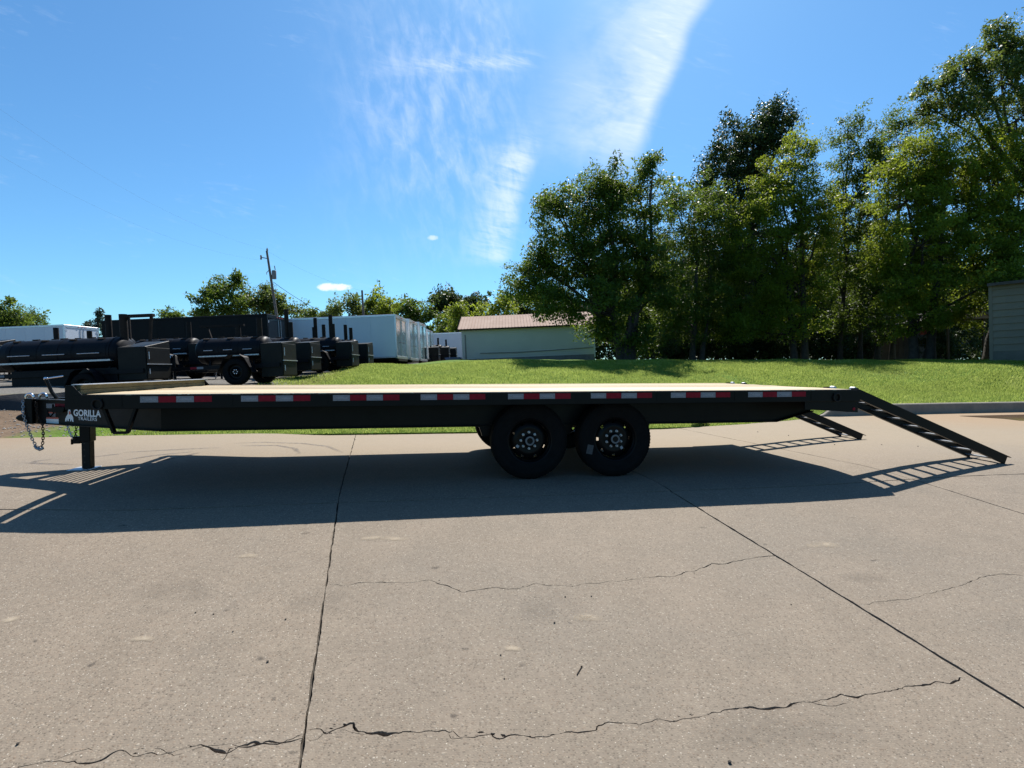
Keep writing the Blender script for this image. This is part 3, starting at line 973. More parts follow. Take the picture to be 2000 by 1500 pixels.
# small pale hut between the trunks
x0, _, zb = world_at(1304, 701, 36); x1 = world_at(1342, 701, 36)[0]
t = thing('garden_hut', 'small pale boarded hut half hidden behind the dark trees', 'hut', (x0, 36, zb - .1), tilted())
L = x1 - x0
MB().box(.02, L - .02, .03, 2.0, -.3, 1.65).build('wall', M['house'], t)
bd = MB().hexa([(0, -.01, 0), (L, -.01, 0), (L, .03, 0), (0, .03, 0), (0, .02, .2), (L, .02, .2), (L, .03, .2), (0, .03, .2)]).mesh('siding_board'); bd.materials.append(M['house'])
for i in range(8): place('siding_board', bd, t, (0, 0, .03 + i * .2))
MB().box(L * .05, L * .62, -.03, .02, .05, .55).build('door', M['rust_black'], t)
MB().prism([(-.25, 1.62), (2.3, 1.62), (1.0, 2.2)], 'X', -.2, L + .2).build('roof', M['dark_roof'], t)

# open carport beside the house
xa, _, zb = world_at(1852, 704, 30); xb = world_at(1925, 704, 30)[0]
t = thing('carport', 'dark open carport beside the cream house', 'carport', (xa, 30, zb - .1), tilted())
L = xb - xa
for xx in (.05, L - .05):
    for yy in (.05, 4.8): MB().box(xx - .05, xx + .05, yy - .05, yy + .05, -.3, 2.45).build('post', M['bark'], t)
MB().prism([(-.3, 2.4), (L / 2, 3.05), (L + .3, 2.4), (L + .3, 2.52), (L / 2, 3.17), (-.3, 2.52)], 'Y', -.4, 5.3).build('roof', M['dark_roof'], t)
MB().prism([(-.25, 2.42), (L / 2, 3.02), (L + .25, 2.42)], 'Y', -.3, -.22).build('gable', M['brown_wall'], t)
MB().box(L * .52, L * .98, 3.4, 3.5, 1.75, 2.25).build('red_panel', M['red_print'], t)
MB().box(.05, L - .05, 5.0, 5.1, -.2, 2.4).build('back_wall', M['rust_black'], t)


# ------------------------------------------------------------------ utility poles and wires
def pole(label, top, base, Y, r, extras):
    p0 = np.array(world_at(*base, Y)); p1 = np.array(world_at(*top, Y))
    t = thing('utility_pole', label, 'utility pole', tuple(p0), (0, 0, 0), 'utility poles')
    d = p1 - p0
    MB().tube([(0, 0, -1)] + [tuple(d * k) for k in (0, .5, 1)], [r * 1.2, r * 1.15, r, r * .75], 12).build('pole', M['pole'], t, True)
    if extras:
        k = d * .80 * 1.0; s = np.array
        def at(f, dx=0, dy=0, dz_=0): return tuple(d * f + s((dx, dy, dz_)))
        MB().tube([at(.935), at(.945, -.55)], .035).build('bracket', M['rust_black'], t)
        MB().lathe([(.001, -.2), (.05, -.2), (.09, -.1), (.05, 0), (.09, .1), (.05, .2), (.001, .22)], at(.945, -.58), 'Z', 10).build('insulator', M['insulator'], t, True)
        MB().lathe([(.001, 0), (.07, 0), (.09, .1), (.05, .2), (.001, .3)], at(1.0, .04), 'Z', 10).build('insulator', M['insulator'], t, True)
        tr = MB().lathe([(.001, -.38), (.17, -.38), (.185, -.34), (.185, .3), (.15, .35), (.001, .38)], at(.80, .32), 'Z', 16).build('transformer', M['skirt'], t, True)
        MB().tube([at(.80, .42, 0, .4), at(.80, .36, 0, .75)], .04).build('bushing', M['insulator'], tr)
        MB().tube([at(.84, -.03), at(.815, -.3), at(.80, -.3)], .03).build('cutout', M['insulator'], t)
        MB().box(*(lambda c: (c[0] - .05, c[0] + .3, c[1] - .06, c[1] + .06, c[2] - .15, c[2] - .05))(at(.80))).build('bracket', M['rust_black'], t)
    return p1


def wire(label, a, b, sag, r=.012, sway=None):
    a, b = np.array(a), np.array(b); pts = []
    for k in np.linspace(0, 1, 17):
        p = a + (b - a) * k; p[2] -= sag * 4 * k * (1 - k); pts.append(tuple(p))
    o = MB().tube(pts, r, 5).build('power_line', M['rust_black']); tag(o, label, 'power line', 'power lines')


ptop = pole('tall leaning utility pole with a transformer behind the black box trailer', (521, 490), (556, 720), 45, .115, True)
ptop2 = pole('thin utility pole behind the white box trailer', (707, 567), (716, 715), 55, .13, False)
wire('sagging service wire running right from the transformer pole', world_at(534, 551, 45), world_at(716, 627, 60), .9, .020)
wire('upper faint power line running left from the top of the leaning pole', world_at(520, 488, 45), world_at(-60, 170, 30), 1.2, .0025)
wire('lower faint power line running left from the bracket of the leaning pole', world_at(509, 508, 45), world_at(-60, 268, 30), 1.2, .0025)
wire('faint power line falling right from the top of the leaning pole', world_at(521, 490, 45), world_at(707, 568, 55), .4, .003)


# ------------------------------------------------------------------ trees
def tree(label, lobes, D, base, stems, leaf, mat, dens=1.0, name='tree', cat='tree', group=None, tr=.16, cl=.42, leaves=70, limb=True, seed=0, gap=.0, up=.35, flat=.75, depth=.85):
    """lobes: (px, py, rx, ry[, dd]) outline of the crown as photographed, turned into ellipsoids D metres away;
       base: (px, py) of the foot; stems: list of (dx, lean) trunks"""
    r = np.random.default_rng(seed + 100)
    B = np.array(world_at(*base, D)); B[2] = float(zg(B[0], D)) - .05
    root = thing(name, label, cat, tuple(B), (0, 0, 0), group)
    s = D / F; E3 = []
    for lb in lobes:
        dd = lb[4] if len(lb) > 4 else r.uniform(-.5, .5) * lb[2] * s * .8
        c = np.array(world_at(lb[0], lb[1], D + dd)) - B
        E3.append((c, np.array([lb[2] * s, max(lb[2], lb[3]) * s * depth, lb[3] * s])))
    quads, tints, twigs = [], [], []
    for c, ax in E3:
        area = math.pi * ax[0] * ax[2]
        n = max(4, int(area / (cl * cl) * 1.75 * dens))
        d = r.normal(0, 1, (n, 3)); d /= np.linalg.norm(d, axis=1)[:, None]
        rad = .30 + .72 * r.random(n) ** .55
        pc = c + d * ax * rad[:, None]
        if gap: pc = pc[np.sin(pc[:, 0] * 2.3 / cl * .3 + seed) * np.sin(pc[:, 2] * 2.9 / cl * .3 + seed * 2) + r.normal(0, .25, len(pc)) > -1 + gap]
        ok = pc[:, 2] > .25; pc = pc[ok]; n = len(pc)
        if n == 0: continue
        cr = cl * r.uniform(.55, 1.3, n)
        tip = r.random(n)
        k = leaves
        off = r.normal(0, 1, (n, k, 3)); off /= np.linalg.norm(off, axis=2)[..., None]
        off *= (r.random((n, k, 1)) ** .45) * cr[:, None, None]; off[..., 2] *= flat
        # sprays: outer clumps are drawn out along the way they grow
        e_ = d[ok] * r.uniform(.2, 1.0, (n, 1)) + np.array([.25, 0, .55]) + r.normal(0, .35, (n, 3)); e_ /= np.linalg.norm(e_, axis=1)[:, None]
        along_ = (off * e_[:, None]).sum(2, keepdims=True); st_ = np.where(rad[ok] > .85, r.uniform(.5, 1.5, n), r.uniform(0, .5, n))
        taper = 1 - .45 * np.clip(along_ / cr[:, None, None], 0, 1)
        off = (off - along_ * e_[:, None]) * taper + along_ * e_[:, None] * (1 + st_[:, None, None])
        lp = (pc[:, None] + off).reshape(-1, 3); m = len(lp)
        ll = leaf * np.repeat(r.uniform(.65, 1.5, n), k) * r.uniform(.55, 1.35, m); lw = ll * r.uniform(.38, .62, m)
        ax1 = r.normal(0, 1, (m, 3)); ax1[:, 2] -= up; ax1 /= np.linalg.norm(ax1, axis=1)[:, None]
        nn = r.normal(0, 1, (m, 3)); nn[:, 2] += .9
        ax2 = np.cross(ax1, nn); ax2 /= np.linalg.norm(ax2, axis=1)[:, None] + 1e-9
        fold = np.cross(ax1, ax2) * (lw * .22)[:, None]
        a = lp; b = lp + ax1 * (ll * .45)[:, None] + ax2 * (lw * .5)[:, None] + fold
        t_ = lp + ax1 * ll[:, None]; e = lp + ax1 * (ll * .45)[:, None] - ax2 * (lw * .5)[:, None] + fold
        quads.append(np.stack([a, b, t_, e], 1).reshape(-1, 3))
        tints.append(np.clip(np.repeat(tip, k) * .62 + r.random(m) * .38, 0, 1))
        if limb:
            for i in r.permutation(n)[:max(3, int(n * .22))]: twigs.append((c, pc[i]))
    me = np_mesh('crown', np.concatenate(quads), 4, M[mat], np.concatenate(tints))
    place('crown', me, root)
    mb = MB(); tops = []
    for (sx, lean, frac) in stems:
        hi = max(E3, key=lambda q_: q_[0][2])[0] if len(stems) == 1 else E3[(len(tops) * 3) % len(E3)][0]
        h = hi[2] * frac
        x = sx * s
        pts = [(x, 0, -.3), (x + lean * .1, 0, h * .12), (x + lean * .42 + r.uniform(-.1, .1), r.uniform(-.1, .1), h * .45), (x + lean * .75, r.uniform(-.2, .2), h * .75), (x + lean, 0, h)]
        mb.tube(pts, [tr * 1.5, tr, tr * .82, tr * .55, tr * .25], 9); tops.append(pts)
    if limb:
        for j, (c, ax) in enumerate(E3):
            pts = min(tops, key=lambda q_: abs(q_[2][0] - c[0]))
            f = min(.9, max(.25, (c[2] / max(pts[-1][2], .1)) * .62)); zt = pts[-1][2] * f
            x = np.interp(zt, [p[2] for p in pts], [p[0] for p in pts]); y = np.interp(zt, [p[2] for p in pts], [p[1] for p in pts])
            p0 = np.array([x, y, zt]); q1 = p0 + (c - p0) * .35 + np.array([r.uniform(-.3, .3), r.uniform(-.3, .3), r.uniform(-.12, .02) * abs(c[0] - x)]); q2 = p0 + (c - p0) * .7 + np.array([r.uniform(-.3, .3), r.uniform(-.3, .3), r.uniform(-.1, .1)])
            mb.tube([p0, q1, q2, c], [tr * .45, tr * .34, tr * .22, tr * .12], 6)
        for c, p in twigs: mb.tube([c, (c + p) / 2 + r.normal(0, .08, 3), p], [tr * .13, tr * .09, tr * .035], 4, cap=False)
    mb.build('trunk', M['bark'], root, True)
    return root


GT = 'trees standing along the far side of the lawn'
tree('broad dark tree standing alone at the left end of the tree row', [(1065, 565, 72, 50), (1018, 548, 34, 24), (1035, 505, 45, 35), (1115, 510, 80, 70), (1100, 425, 55, 48), (1075, 400, 25, 30), (1150, 385, 45, 50), (1190, 350, 34, 36),
     (1185, 430, 70, 65), (1275, 335, 32, 34), (1250, 395, 58, 55), (1190, 500, 90, 80), (1265, 490, 70, 75), (1150, 590, 95, 45), (1245, 590, 80, 60), (1160, 645, 38, 26), (1235, 650, 60, 34), (1290, 560, 40, 50)],
     26.5, (1222, 705), [(0, .18, .62), (-6, -.6, .55), (7, .9, .6)], .132, 'leaf_mid', 1.0, group=GT, tr=.25, cl=.58, leaves=150, flat=.6, seed=1)
tree('mid green tree right behind the broad dark tree', [(1345, 420, 55, 58), (1335, 510, 62, 70), (1395, 470, 55, 80), (1350, 590, 66, 55), (1410, 570, 50, 70), (1310, 380, 30, 35), (1380, 380, 40, 40), (1345, 640, 62, 40), (1405, 632, 52, 42), (1305, 600, 40, 50)],
     29.5, (1352, 704), [(0, .2, .8), (18, .3, .7)], .12, 'leaf_mid', 1.0, group=GT, tr=.15, cl=.60, leaves=140, flat=.6, seed=2)
tree('tall dark glossy tree towering over the middle of the row', [(1500, 232, 36, 36), (1455, 262, 44, 44), (1418, 305, 40, 42), (1478, 310, 58, 58), (1535, 232, 22, 20), (1525, 270, 26, 34), (1400, 365, 44, 46), (1455, 395, 60, 66), (1440, 470, 60, 60), (1505, 215, 20, 18)],
     34, (1458, 702), [(0, .3, .92)], .17, 'leaf_dark', 1.0, group=GT, tr=.27, cl=.68, leaves=130, flat=.65, seed=3)
tree('yellow green rounded tree in front of the tall dark tree', [(1555, 300, 46, 44), (1520, 340, 40, 40), (1500, 390, 64, 54), (1565, 390, 66, 60), (1475, 455, 72, 62), (1555, 480, 80, 70), (1470, 545, 72, 54), (1560, 560, 70, 54), (1600, 430, 40, 50), (1490, 612, 70, 40), (1560, 630, 66, 38), (1440, 640, 50, 34)],
     29, (1572, 705), [(0, -.3, .75), (-20, -.7, .7)], .12, 'leaf_light', 1.0, group=GT, tr=.17, cl=.60, leaves=140, flat=.55, seed=4)
tree('slim airy tree with two bare stems left of the yellow green giant', [(1668, 250, 26, 34), (1640, 290, 32, 44), (1685, 320, 40, 50), (1640, 370, 40, 50), (1665, 430, 50, 50), (1640, 505, 50, 50), (1655, 570, 50, 40), (1645, 628, 54, 36)],
     31, (1640, 704), [(0, .3, .9), (40, -.2, .85)], .12, 'leaf_mid', .78, group=GT, tr=.12, cl=.55, leaves=120, flat=.55, seed=5)
tree('slender leaning tree with a forked top right of the airy tree', [(1745, 240, 26, 34), (1775, 250, 24, 24), (1738, 300, 46, 48), (1722, 370, 54, 54), (1705, 445, 56, 50), (1700, 520, 60, 50), (1735, 590, 56, 40), (1715, 640, 50, 30)],
     30, (1712, 704), [(0, .5, .85), (30, .2, .8)], .12, 'leaf_mid', .85, group=GT, tr=.13, cl=.57, leaves=130, flat=.55, seed=6)
tree('huge yellow green tree filling the right of the row', [(1795, 320, 70, 56), (1860, 300, 70, 60), (1770, 395, 72, 66), (1855, 390, 84, 76), (1935, 370, 70, 76), (1800, 480, 84, 60), (1890, 480, 84, 62), (1960, 455, 50, 58), (1775, 560, 76, 44), (1860, 560, 76, 40), (1730, 500, 40, 50), (1940, 300, 50, 50), (1990, 400, 50, 70), (1800, 618, 70, 34), (1862, 612, 60, 30), (1965, 500, 50, 34, -1.5), (1990, 470, 50, 50, -1.5), (1950, 545, 46, 26, -2.6), (2000, 540, 40, 30, -2.6)],
     25.5, (1815, 706), [(0, .5, .7), (-30, -.4, .65), (112, .55, .45)], .115, 'leaf_light', 1.0, group=GT, tr=.2, cl=.52, leaves=150, flat=.5, seed=7)
tree('tallest tree with long bare limbs at the top right corner', [(1950, 78, 42, 36), (1985, 110, 40, 40), (1885, 135, 52, 34), (1835, 172, 54, 28), (1955, 160, 56, 46), (1895, 205, 62, 32), (1985, 235, 36, 50), (1830, 218, 40, 22), (2060, 120, 70, 70), (2070, 230, 80, 80), (2040, 330, 80, 60)],
     25.5, (2035, 707), [(0, -.3, .86)], .125, 'leaf_grey', .9, group=GT, tr=.26, cl=.40, leaves=80, flat=.6, seed=8)
GU = 'shaded trees behind the row'
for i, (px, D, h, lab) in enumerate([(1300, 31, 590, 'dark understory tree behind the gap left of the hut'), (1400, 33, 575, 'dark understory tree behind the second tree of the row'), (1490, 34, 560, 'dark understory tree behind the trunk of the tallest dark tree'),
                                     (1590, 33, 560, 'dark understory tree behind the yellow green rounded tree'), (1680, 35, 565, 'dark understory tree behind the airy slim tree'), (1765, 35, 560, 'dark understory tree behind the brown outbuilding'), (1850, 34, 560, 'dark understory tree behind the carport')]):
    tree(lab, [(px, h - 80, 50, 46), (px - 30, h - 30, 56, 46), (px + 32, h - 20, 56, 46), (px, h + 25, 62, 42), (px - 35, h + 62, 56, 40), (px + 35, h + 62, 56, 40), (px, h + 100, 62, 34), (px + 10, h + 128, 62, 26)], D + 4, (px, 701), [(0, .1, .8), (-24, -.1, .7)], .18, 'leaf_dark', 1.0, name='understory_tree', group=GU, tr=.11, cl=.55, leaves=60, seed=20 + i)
# the wood behind: one dark mass nobody could count
r = np.random.default_rng(77); nq = 100000
px = r.uniform(1150, 2080, nq); Dn = r.uniform(44, 52, nq)
top = 535 + 16 * np.sin(px * .031) + 12 * np.sin(px * .083 + 1) + 10 * np.sin(px * .19)
xw = (px - 1000) / F * Dn; zt = CAMH + (721.4 - top) / F * Dn; zb_ = zg(xw, Dn)
zz = zb_ + (zt - zb_) * r.random(nq) ** .8
lp_ = np.stack([xw, Dn, zz], 1); a1 = r.normal(0, 1, (nq, 3)); a1 /= np.linalg.norm(a1, axis=1)[:, None]
a2 = np.cross(a1, r.normal(0, 1, (nq, 3))); a2 /= np.linalg.norm(a2, axis=1)[:, None]
sz = r.uniform(.25, .5, nq)[:, None]
o = place('woodland', np_mesh('woodland', np.stack([lp_, lp_ + a1 * sz * .5 + a2 * sz * .28, lp_ + a1 * sz, lp_ + a1 * sz * .5 - a2 * sz * .28], 1).reshape(-1, 3), 4, M['leaf_dark'], r.random(nq) * .8))
tag(o, 'dark dense woodland closing the view behind the tree row', 'woodland', kind='stuff')
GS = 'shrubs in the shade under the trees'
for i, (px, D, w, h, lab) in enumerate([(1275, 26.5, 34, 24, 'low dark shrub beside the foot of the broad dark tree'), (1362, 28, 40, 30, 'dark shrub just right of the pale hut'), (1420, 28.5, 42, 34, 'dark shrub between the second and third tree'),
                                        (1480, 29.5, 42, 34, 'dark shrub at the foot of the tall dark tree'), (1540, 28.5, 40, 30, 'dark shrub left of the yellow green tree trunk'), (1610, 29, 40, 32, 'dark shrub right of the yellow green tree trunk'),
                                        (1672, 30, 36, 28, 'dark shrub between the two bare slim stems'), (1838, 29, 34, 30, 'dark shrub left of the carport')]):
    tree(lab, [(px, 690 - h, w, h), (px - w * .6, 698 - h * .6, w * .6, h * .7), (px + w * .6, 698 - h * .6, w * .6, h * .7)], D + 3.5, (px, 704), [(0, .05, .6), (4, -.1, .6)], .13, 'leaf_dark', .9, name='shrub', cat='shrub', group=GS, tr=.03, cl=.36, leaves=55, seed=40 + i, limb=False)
GF = 'distant trees behind the yard'
for i, (lab, D, base, lobes, mt, lf) in enumerate([
    ('rounded green tree at the far left edge of the picture', 62, (15, 660), [(8, 612, 34, 30), (-8, 640, 40, 30), (28, 630, 24, 24)], 'leaf_mid', .3),
    ('smaller green tree just right of the far left tree', 66, (58, 662), [(56, 625, 18, 20), (64, 642, 26, 18), (40, 640, 18, 16)], 'leaf_mid', .3),
    ('small bushy treetop peeping over the black box trailer roof', 60, (335, 660), [(334, 617, 14, 9), (326, 622, 10, 6), (345, 622, 10, 6)], 'leaf_mid', .26),
    ('dense dark oak left of the leaning pole', 58, (432, 665), [(428, 555, 26, 20), (462, 548, 10, 10), (430, 585, 42, 30), (395, 604, 22, 18), (460, 600, 30, 24), (412, 560, 14, 14)], 'leaf_mid', .3),
    ('ragged grey green oak right behind the leaning pole', 60, (525, 665), [(495, 578, 26, 22), (520, 572, 22, 16), (505, 604, 40, 22), (550, 592, 22, 18), (565, 608, 20, 14)], 'leaf_grey', .3),
    ('low wide treetop over the left end of the white box trailer', 75, (615, 660), [(600, 613, 22, 9), (630, 612, 26, 9), (655, 612, 20, 10)], 'leaf_mid', .34),
    ('thin ragged tree left of the thin pole', 62, (680, 660), [(692, 588, 14, 16), (680, 602, 22, 14), (655, 602, 10, 10), (700, 606, 18, 12)], 'leaf_grey', .26),
    ('bright yellow green tree right of the thin pole', 64, (742, 660), [(745, 588, 28, 14), (722, 600, 22, 14), (765, 602, 22, 16), (740, 612, 40, 14)], 'leaf_light', .32),
    ('olive rounded tree behind the end of the white box trailers', 60, (818, 690), [(815, 606, 30, 26), (828, 640, 30, 34), (800, 630, 30, 30), (840, 665, 24, 26)], 'leaf_mid', .3),
    ('big very dark round tree behind the shed', 66, (893, 690), [(890, 590, 40, 32), (925, 592, 28, 24), (862, 600, 22, 24), (900, 625, 52, 34)], 'leaf_dark', .36),
    ('slim bright green sapling left of the shed', 52, (892, 700), [(896, 602, 10, 12), (892, 622, 16, 14), (898, 640, 14, 14), (888, 605, 6, 8)], 'leaf_light', .22),
    ('dark mixed tree between sapling and olive tree', 58, (868, 700), [(868, 640, 24, 26), (860, 668, 26, 24)], 'leaf_mid', .28),
    ('light green tree right behind the shed roof', 56, (975, 700), [(975, 596, 28, 22), (950, 612, 22, 18), (995, 615, 22, 18)], 'leaf_light', .28),
    ('grey green tree behind the middle of the shed roof', 62, (1020, 700), [(1015, 596, 34, 24), (1000, 582, 22, 12), (1050, 598, 30, 26), (1040, 615, 40, 16)], 'leaf_grey', .3),
    ('dark tree behind the right end of the shed roof', 60, (1100, 700), [(1090, 600, 36, 28), (1125, 605, 34, 28), (1150, 630, 30, 30)], 'leaf_dark', .3)]):
    tree(lab, lobes, D, base, [(0, .2, .8)], lf, mt, .9, name='distant_tree', group=GF, tr=.22, cl=.95, leaves=130, flat=.65, seed=60 + i)
# spruce tops over the white trailer at the far left
for i, (px, py, w, h, D, lab) in enumerate([(193, 610, 11, 30, 52, 'pointed spruce top right of the far left white trailer'), (172, 632, 8, 14, 56, 'small pointed spruce top over the far left white trailer'), (206, 638, 7, 14, 50, 'tiny spruce top next to the black smoke stack')]):
    lb = [(px + (k - 2) * 0, py + h * k / 5, w * (.12 + .9 * k / 5), h * .14) for k in range(6)]
    tree(lab, lb, D, (px, 690), [(0, .05, .98)], .2, 'conifer', 1.6, name='spruce', cat='spruce', group='spruce tops behind the far left trailer', tr=.12, cl=.4, leaves=40, seed=90 + i, limb=False)
#@@PART4
# ------------------------------------------------------------------ yard: smokers on trailers, box trailers
def wheel(root, c, rt, wt, mat_rim, out=-1, nuts=6):
    """tyre, rim and nuts of one wheel; axis along Y, outside face towards out"""
    y0, y1 = -wt / 2, wt / 2
    prof = [(rt * .56, y0 + .012), (rt * .66, y0), (rt * .86, y0 + .006), (rt * .955, y0 + .03), (rt, y0 + .055)]
    prof += [(rt, y1 - .055), (rt * .955, y1 - .03), (rt * .86, y1 - .006), (rt * .66, y1), (rt * .56, y1 - .012), (rt * .56, y0 + .012)]
    rim = MB().lathe([(rt * .57, out * wt * .47), (rt * .53, out * wt * .40), (rt * .50, out * wt * .1), (rt * .44, out * wt * .06), (rt * .30, out * wt * .13), (rt * .22, out * wt * .30), (.001, out * wt * .30)], (0, 0, 0), 'Y', 28).build('wheel', mat_rim, root, True)
    rim.location = c
    MB().lathe(prof, (0, 0, 0), 'Y', 40).build('tyre', M['rubber'], rim, True)
    nm = MB().lathe([(.001, 0), (.013, 0), (.013, out * .02), (.001, out * .022)], (0, 0, 0), 'Y', 6).mesh('lug_nut'); nm.materials.append(M['chrome'])
    for k in range(nuts): place('lug_nut', nm, rim, (math.cos(k * 2 * math.pi / nuts) * rt * .15, out * wt * .30, math.sin(k * 2 * math.pi / nuts) * rt * .15))
    return rim


def chain_mb(pts, link=.05, r=.006, w=.011):
    """a chain along a polyline: every link a loop, alternately turned"""
    P = [Vector(p) for p in pts]; mb = MB(); k = 0; seg = 0; d0 = 0.0
    tot = sum((b - a).length for a, b in zip(P[:-1], P[1:])); s = 0
    def at(t):
        for a, b in zip(P[:-1], P[1:]):
            l = (b - a).length
            if t <= l: return a + (b - a) * (t / l), (b - a).normalized()
            t -= l
        return P[-1], (P[-1] - P[-2]).normalized()
    while s < tot:
        c, d = at(s + link * .4)
        o = d.orthogonal().normalized()
        if k % 2: o = d.cross(o)
        h = link / 2
        mb.loop([c + d * (h - w) * sx + d * w * math.cos(a) * sx * 1.0 + o * w * math.sin(a) for sx, a in
                 [(1, math.pi / 2), (1, math.pi / 4), (1, 0), (1, -math.pi / 4), (1, -math.pi / 2), (-1, -math.pi / 2), (-1, -math.pi / 4), (-1, 0), (-1, math.pi / 4), (-1, math.pi / 2)]], r, 5)
        s += link * .72; k += 1
    return mb


def make_smoker(label, L0, L1, r, zc, fb, stack, axle_r=.37, tang=1.0, plates=6, group='black smoker trailers parked in the yard'):
    """tank from L0 to L1 along X about the axle, firebox fb = (x0, x1, y0, y1, z0, z1, rise)"""
    t = thing('smoker_trailer', label, 'smoker', group=group)
    pr = [(.001, L0 - r * .34), (r * .45, L0 - r * .29), (r * .78, L0 - r * .14), (r * .95, L0 + r * .05), (r, L0 + r * .2), (r, L1 - r * .2), (r * .95, L1 - r * .05), (r * .78, L1 + r * .1), (.001, L1 + r * .2)]
    tank = MB().lathe(pr, (0, 0, zc), 'X', 36).build('tank', M['smoker'], t, True)
    for xx in (L0 + (L1 - L0) * .10, L0 + (L1 - L0) * .50, L0 + (L1 - L0) * .93):
        MB().lathe([(r + .001, xx), (r + .012, xx), (r + .012, xx + .05), (r + .001, xx + .05)], (0, 0, zc), 'X', 36).build('band', M['smoker'], tank, True)
    a = math.radians(62)
    pm = MB().box(-.085, .085, -.03, .03, -.012, .028).mesh('hinge_plate'); pm.materials.append(M['rust_black'])
    for k in range(plates):
        xx = L0 + (L1 - L0) * (.12 + .72 * k / (plates - 1)); aa = a if k % 2 == 0 else math.radians(84)
        place('hinge_plate', pm, t, (xx, -r * math.cos(aa), zc + r * math.sin(aa)), (math.radians(90) - aa, 0, 0))
    for k in range(3):
        xa = L0 + (L1 - L0) * (.08 + .29 * k); xb = xa + (L1 - L0) * .26; P = []
        for m_ in range(7):
            q_ = math.radians(-12 + 76 * m_ / 6); P.append((q_, r + .006))
        mb = MB()
        vs = [(x_, -rr * math.cos(q_), zc + rr * math.sin(q_)) for x_ in (xa, xb) for (q_, rr) in P]
        mb.add(vs, [(m_, m_ + 1, m_ + 8, m_ + 7) for m_ in range(6)]); dr = mb.build('smoker_door', M['smoker'], t, True)
        MB().tube([(xa + .12, -(r + .06) * math.cos(.05), zc), (xb - .12, -(r + .06), zc)], .012, 6).build('handle', M['galv'], dr)
    MB().box(L0 + .15, L1 - .05, -r - .12, -r + .02, zc - r * .50, zc - r * .46).box(L0 + .15, L1 - .05, -r - .12, -r - .11, zc - r * .5, zc - r * .40).build('shelf', M['galv'], t)
    x0, x1, y0, y1, z0, z1, rise = fb
    MB().prism([(y0, z0), (y1, z0), (y1, z1 + rise), (y0, z1)], 'X', x0, x1).build('firebox', M['smoker_box'], t, bevel=.008)
    zm = z0 + (z1 - z0) * .47
    for (za, zb_) in ((z0 + .03, zm - .01), (zm + .01, z1 - .02)):
        d = MB().box(x1, x1 + .018, y0 + .03, y1 - .03, za, zb_).build('firebox_door', M['smoker_box'], t, bevel=.004)
        MB().tube([(x1 + .04, y0 + .08, za + .12), (x1 + .04, y0 + .08, zb_ - .12)], .012, 6).build('latch', M['galv'], d)
    MB().box(x1 + .018, x1 + .05, y0 + .02, y1 - .02, zm - .012, zm + .012).build('door_rail', M['galv'], t)
    MB().box(L1, x0 + .02, y0 * .5, y1 * .5, zc - r * .6, zc + r * .3).build('throat', M['smoker'], t)
    if stack:
        sx, sh, sr = stack
        MB().tube([(sx, 0, zc + r * .8), (sx, 0, zc + sh)], sr, 14).build('smoke_stack', M['rust_black'], t, True)
    z = max(.52, zc - .52)
    mb = MB()
    for yy in (-.52, .52): mb.bar((L0 + .1, yy, z), (x1 - .05, yy, z), .06, .11)
    for xx in (L0 + .15, -.5, .5, x0): mb.bar((xx, -.52, z), (xx, .52, z), .06, .08)
    mb.bar((L0 + .2, -.5, z), (L0 - .95 * tang, -.04, z), .06, .1); mb.bar((L0 + .2, .5, z), (L0 - .95 * tang, .04, z), .06, .1)
    for xx in (L0 + .35, L1 - .3):
        for yy in (-.3, .3): mb.bar((xx, yy, z), (xx, yy * .75, zc - r * .7), .05, .05, (1, 0, 0))
    mb.build('frame', M['smoker'], t)
    xt = L0 - .95 * tang
    MB().prism([(xt, z - .05), (xt - .22, z - .02), (xt - .27, z + .03), (xt - .2, z + .08), (xt, z + .06)], 'Y', -.05, .05).build('coupler', M['smoker'], t)
    j = MB().tube([(xt + .12, -.02, .03), (xt + .12, -.02, z + .42)], .035, 10).build('jack', M['smoker'], t, True)
    MB().box(xt + .02, xt + .22, -.12, .08, 0, .03).build('foot', M['galv'], j)
    MB().tube([(xt + .12, -.02, z + .40), (xt + .12, -.17, z + .41), (xt + .12, -.18, z + .33)], .01, 6).build('crank_handle', M['chrome'], j)
    chain_mb([(xt + .02, -.08, z), (xt - .02, -.09, .25), (xt - .06, -.08, .05)], .06, .008, .016).build('safety_chain', M['steel'], t)
    chain_mb([(xt + .02, .08, z), (xt + .0, .10, .22), (xt + .06, .12, .08)], .06, .008, .016).build('safety_chain', M['steel'], t)
    MB().box(L0 - .05, L0 + .13, -.555, -.551, z - .03, z + .03).build('reflector', M['red_tape'], t)
    MB().box(L0 + .13, L0 + .31, -.555, -.551, z - .03, z + .03).build('reflector', M['grey_tape'], t)
    for yy, out in ((-.78, -1), (.78, 1)):
        wheel(t, (0, yy, axle_r), axle_r, .22, M['black'], out)
        pts = [(-(axle_r + .12), axle_r * .9), (-(axle_r * .75), axle_r * 2 + .0), (-(axle_r * .4), axle_r * 2 + .09), (axle_r * .4, axle_r * 2 + .09), (axle_r * .75, axle_r * 2), (axle_r + .12, axle_r * .9)]
        mb = MB()
        for (a0, a1), (b0, b1) in zip(pts[:-1], pts[1:]):
            mb.hexa([(a0, yy - .13, a1), (b0, yy - .13, b1), (b0, yy + .13, b1), (a0, yy + .13, a1), (a0, yy - .13, a1 + .012), (b0, yy - .13, b1 + .012), (b0, yy + .13, b1 + .012), (a0, yy + .13, a1 + .012)])
        mb.build('fender', M['smoker'], t)
    MB().tube([(0, -.7, axle_r), (0, .7, axle_r)], .04, 8).build('axle', M['rust_black'], t)
    return t


TABLE = None


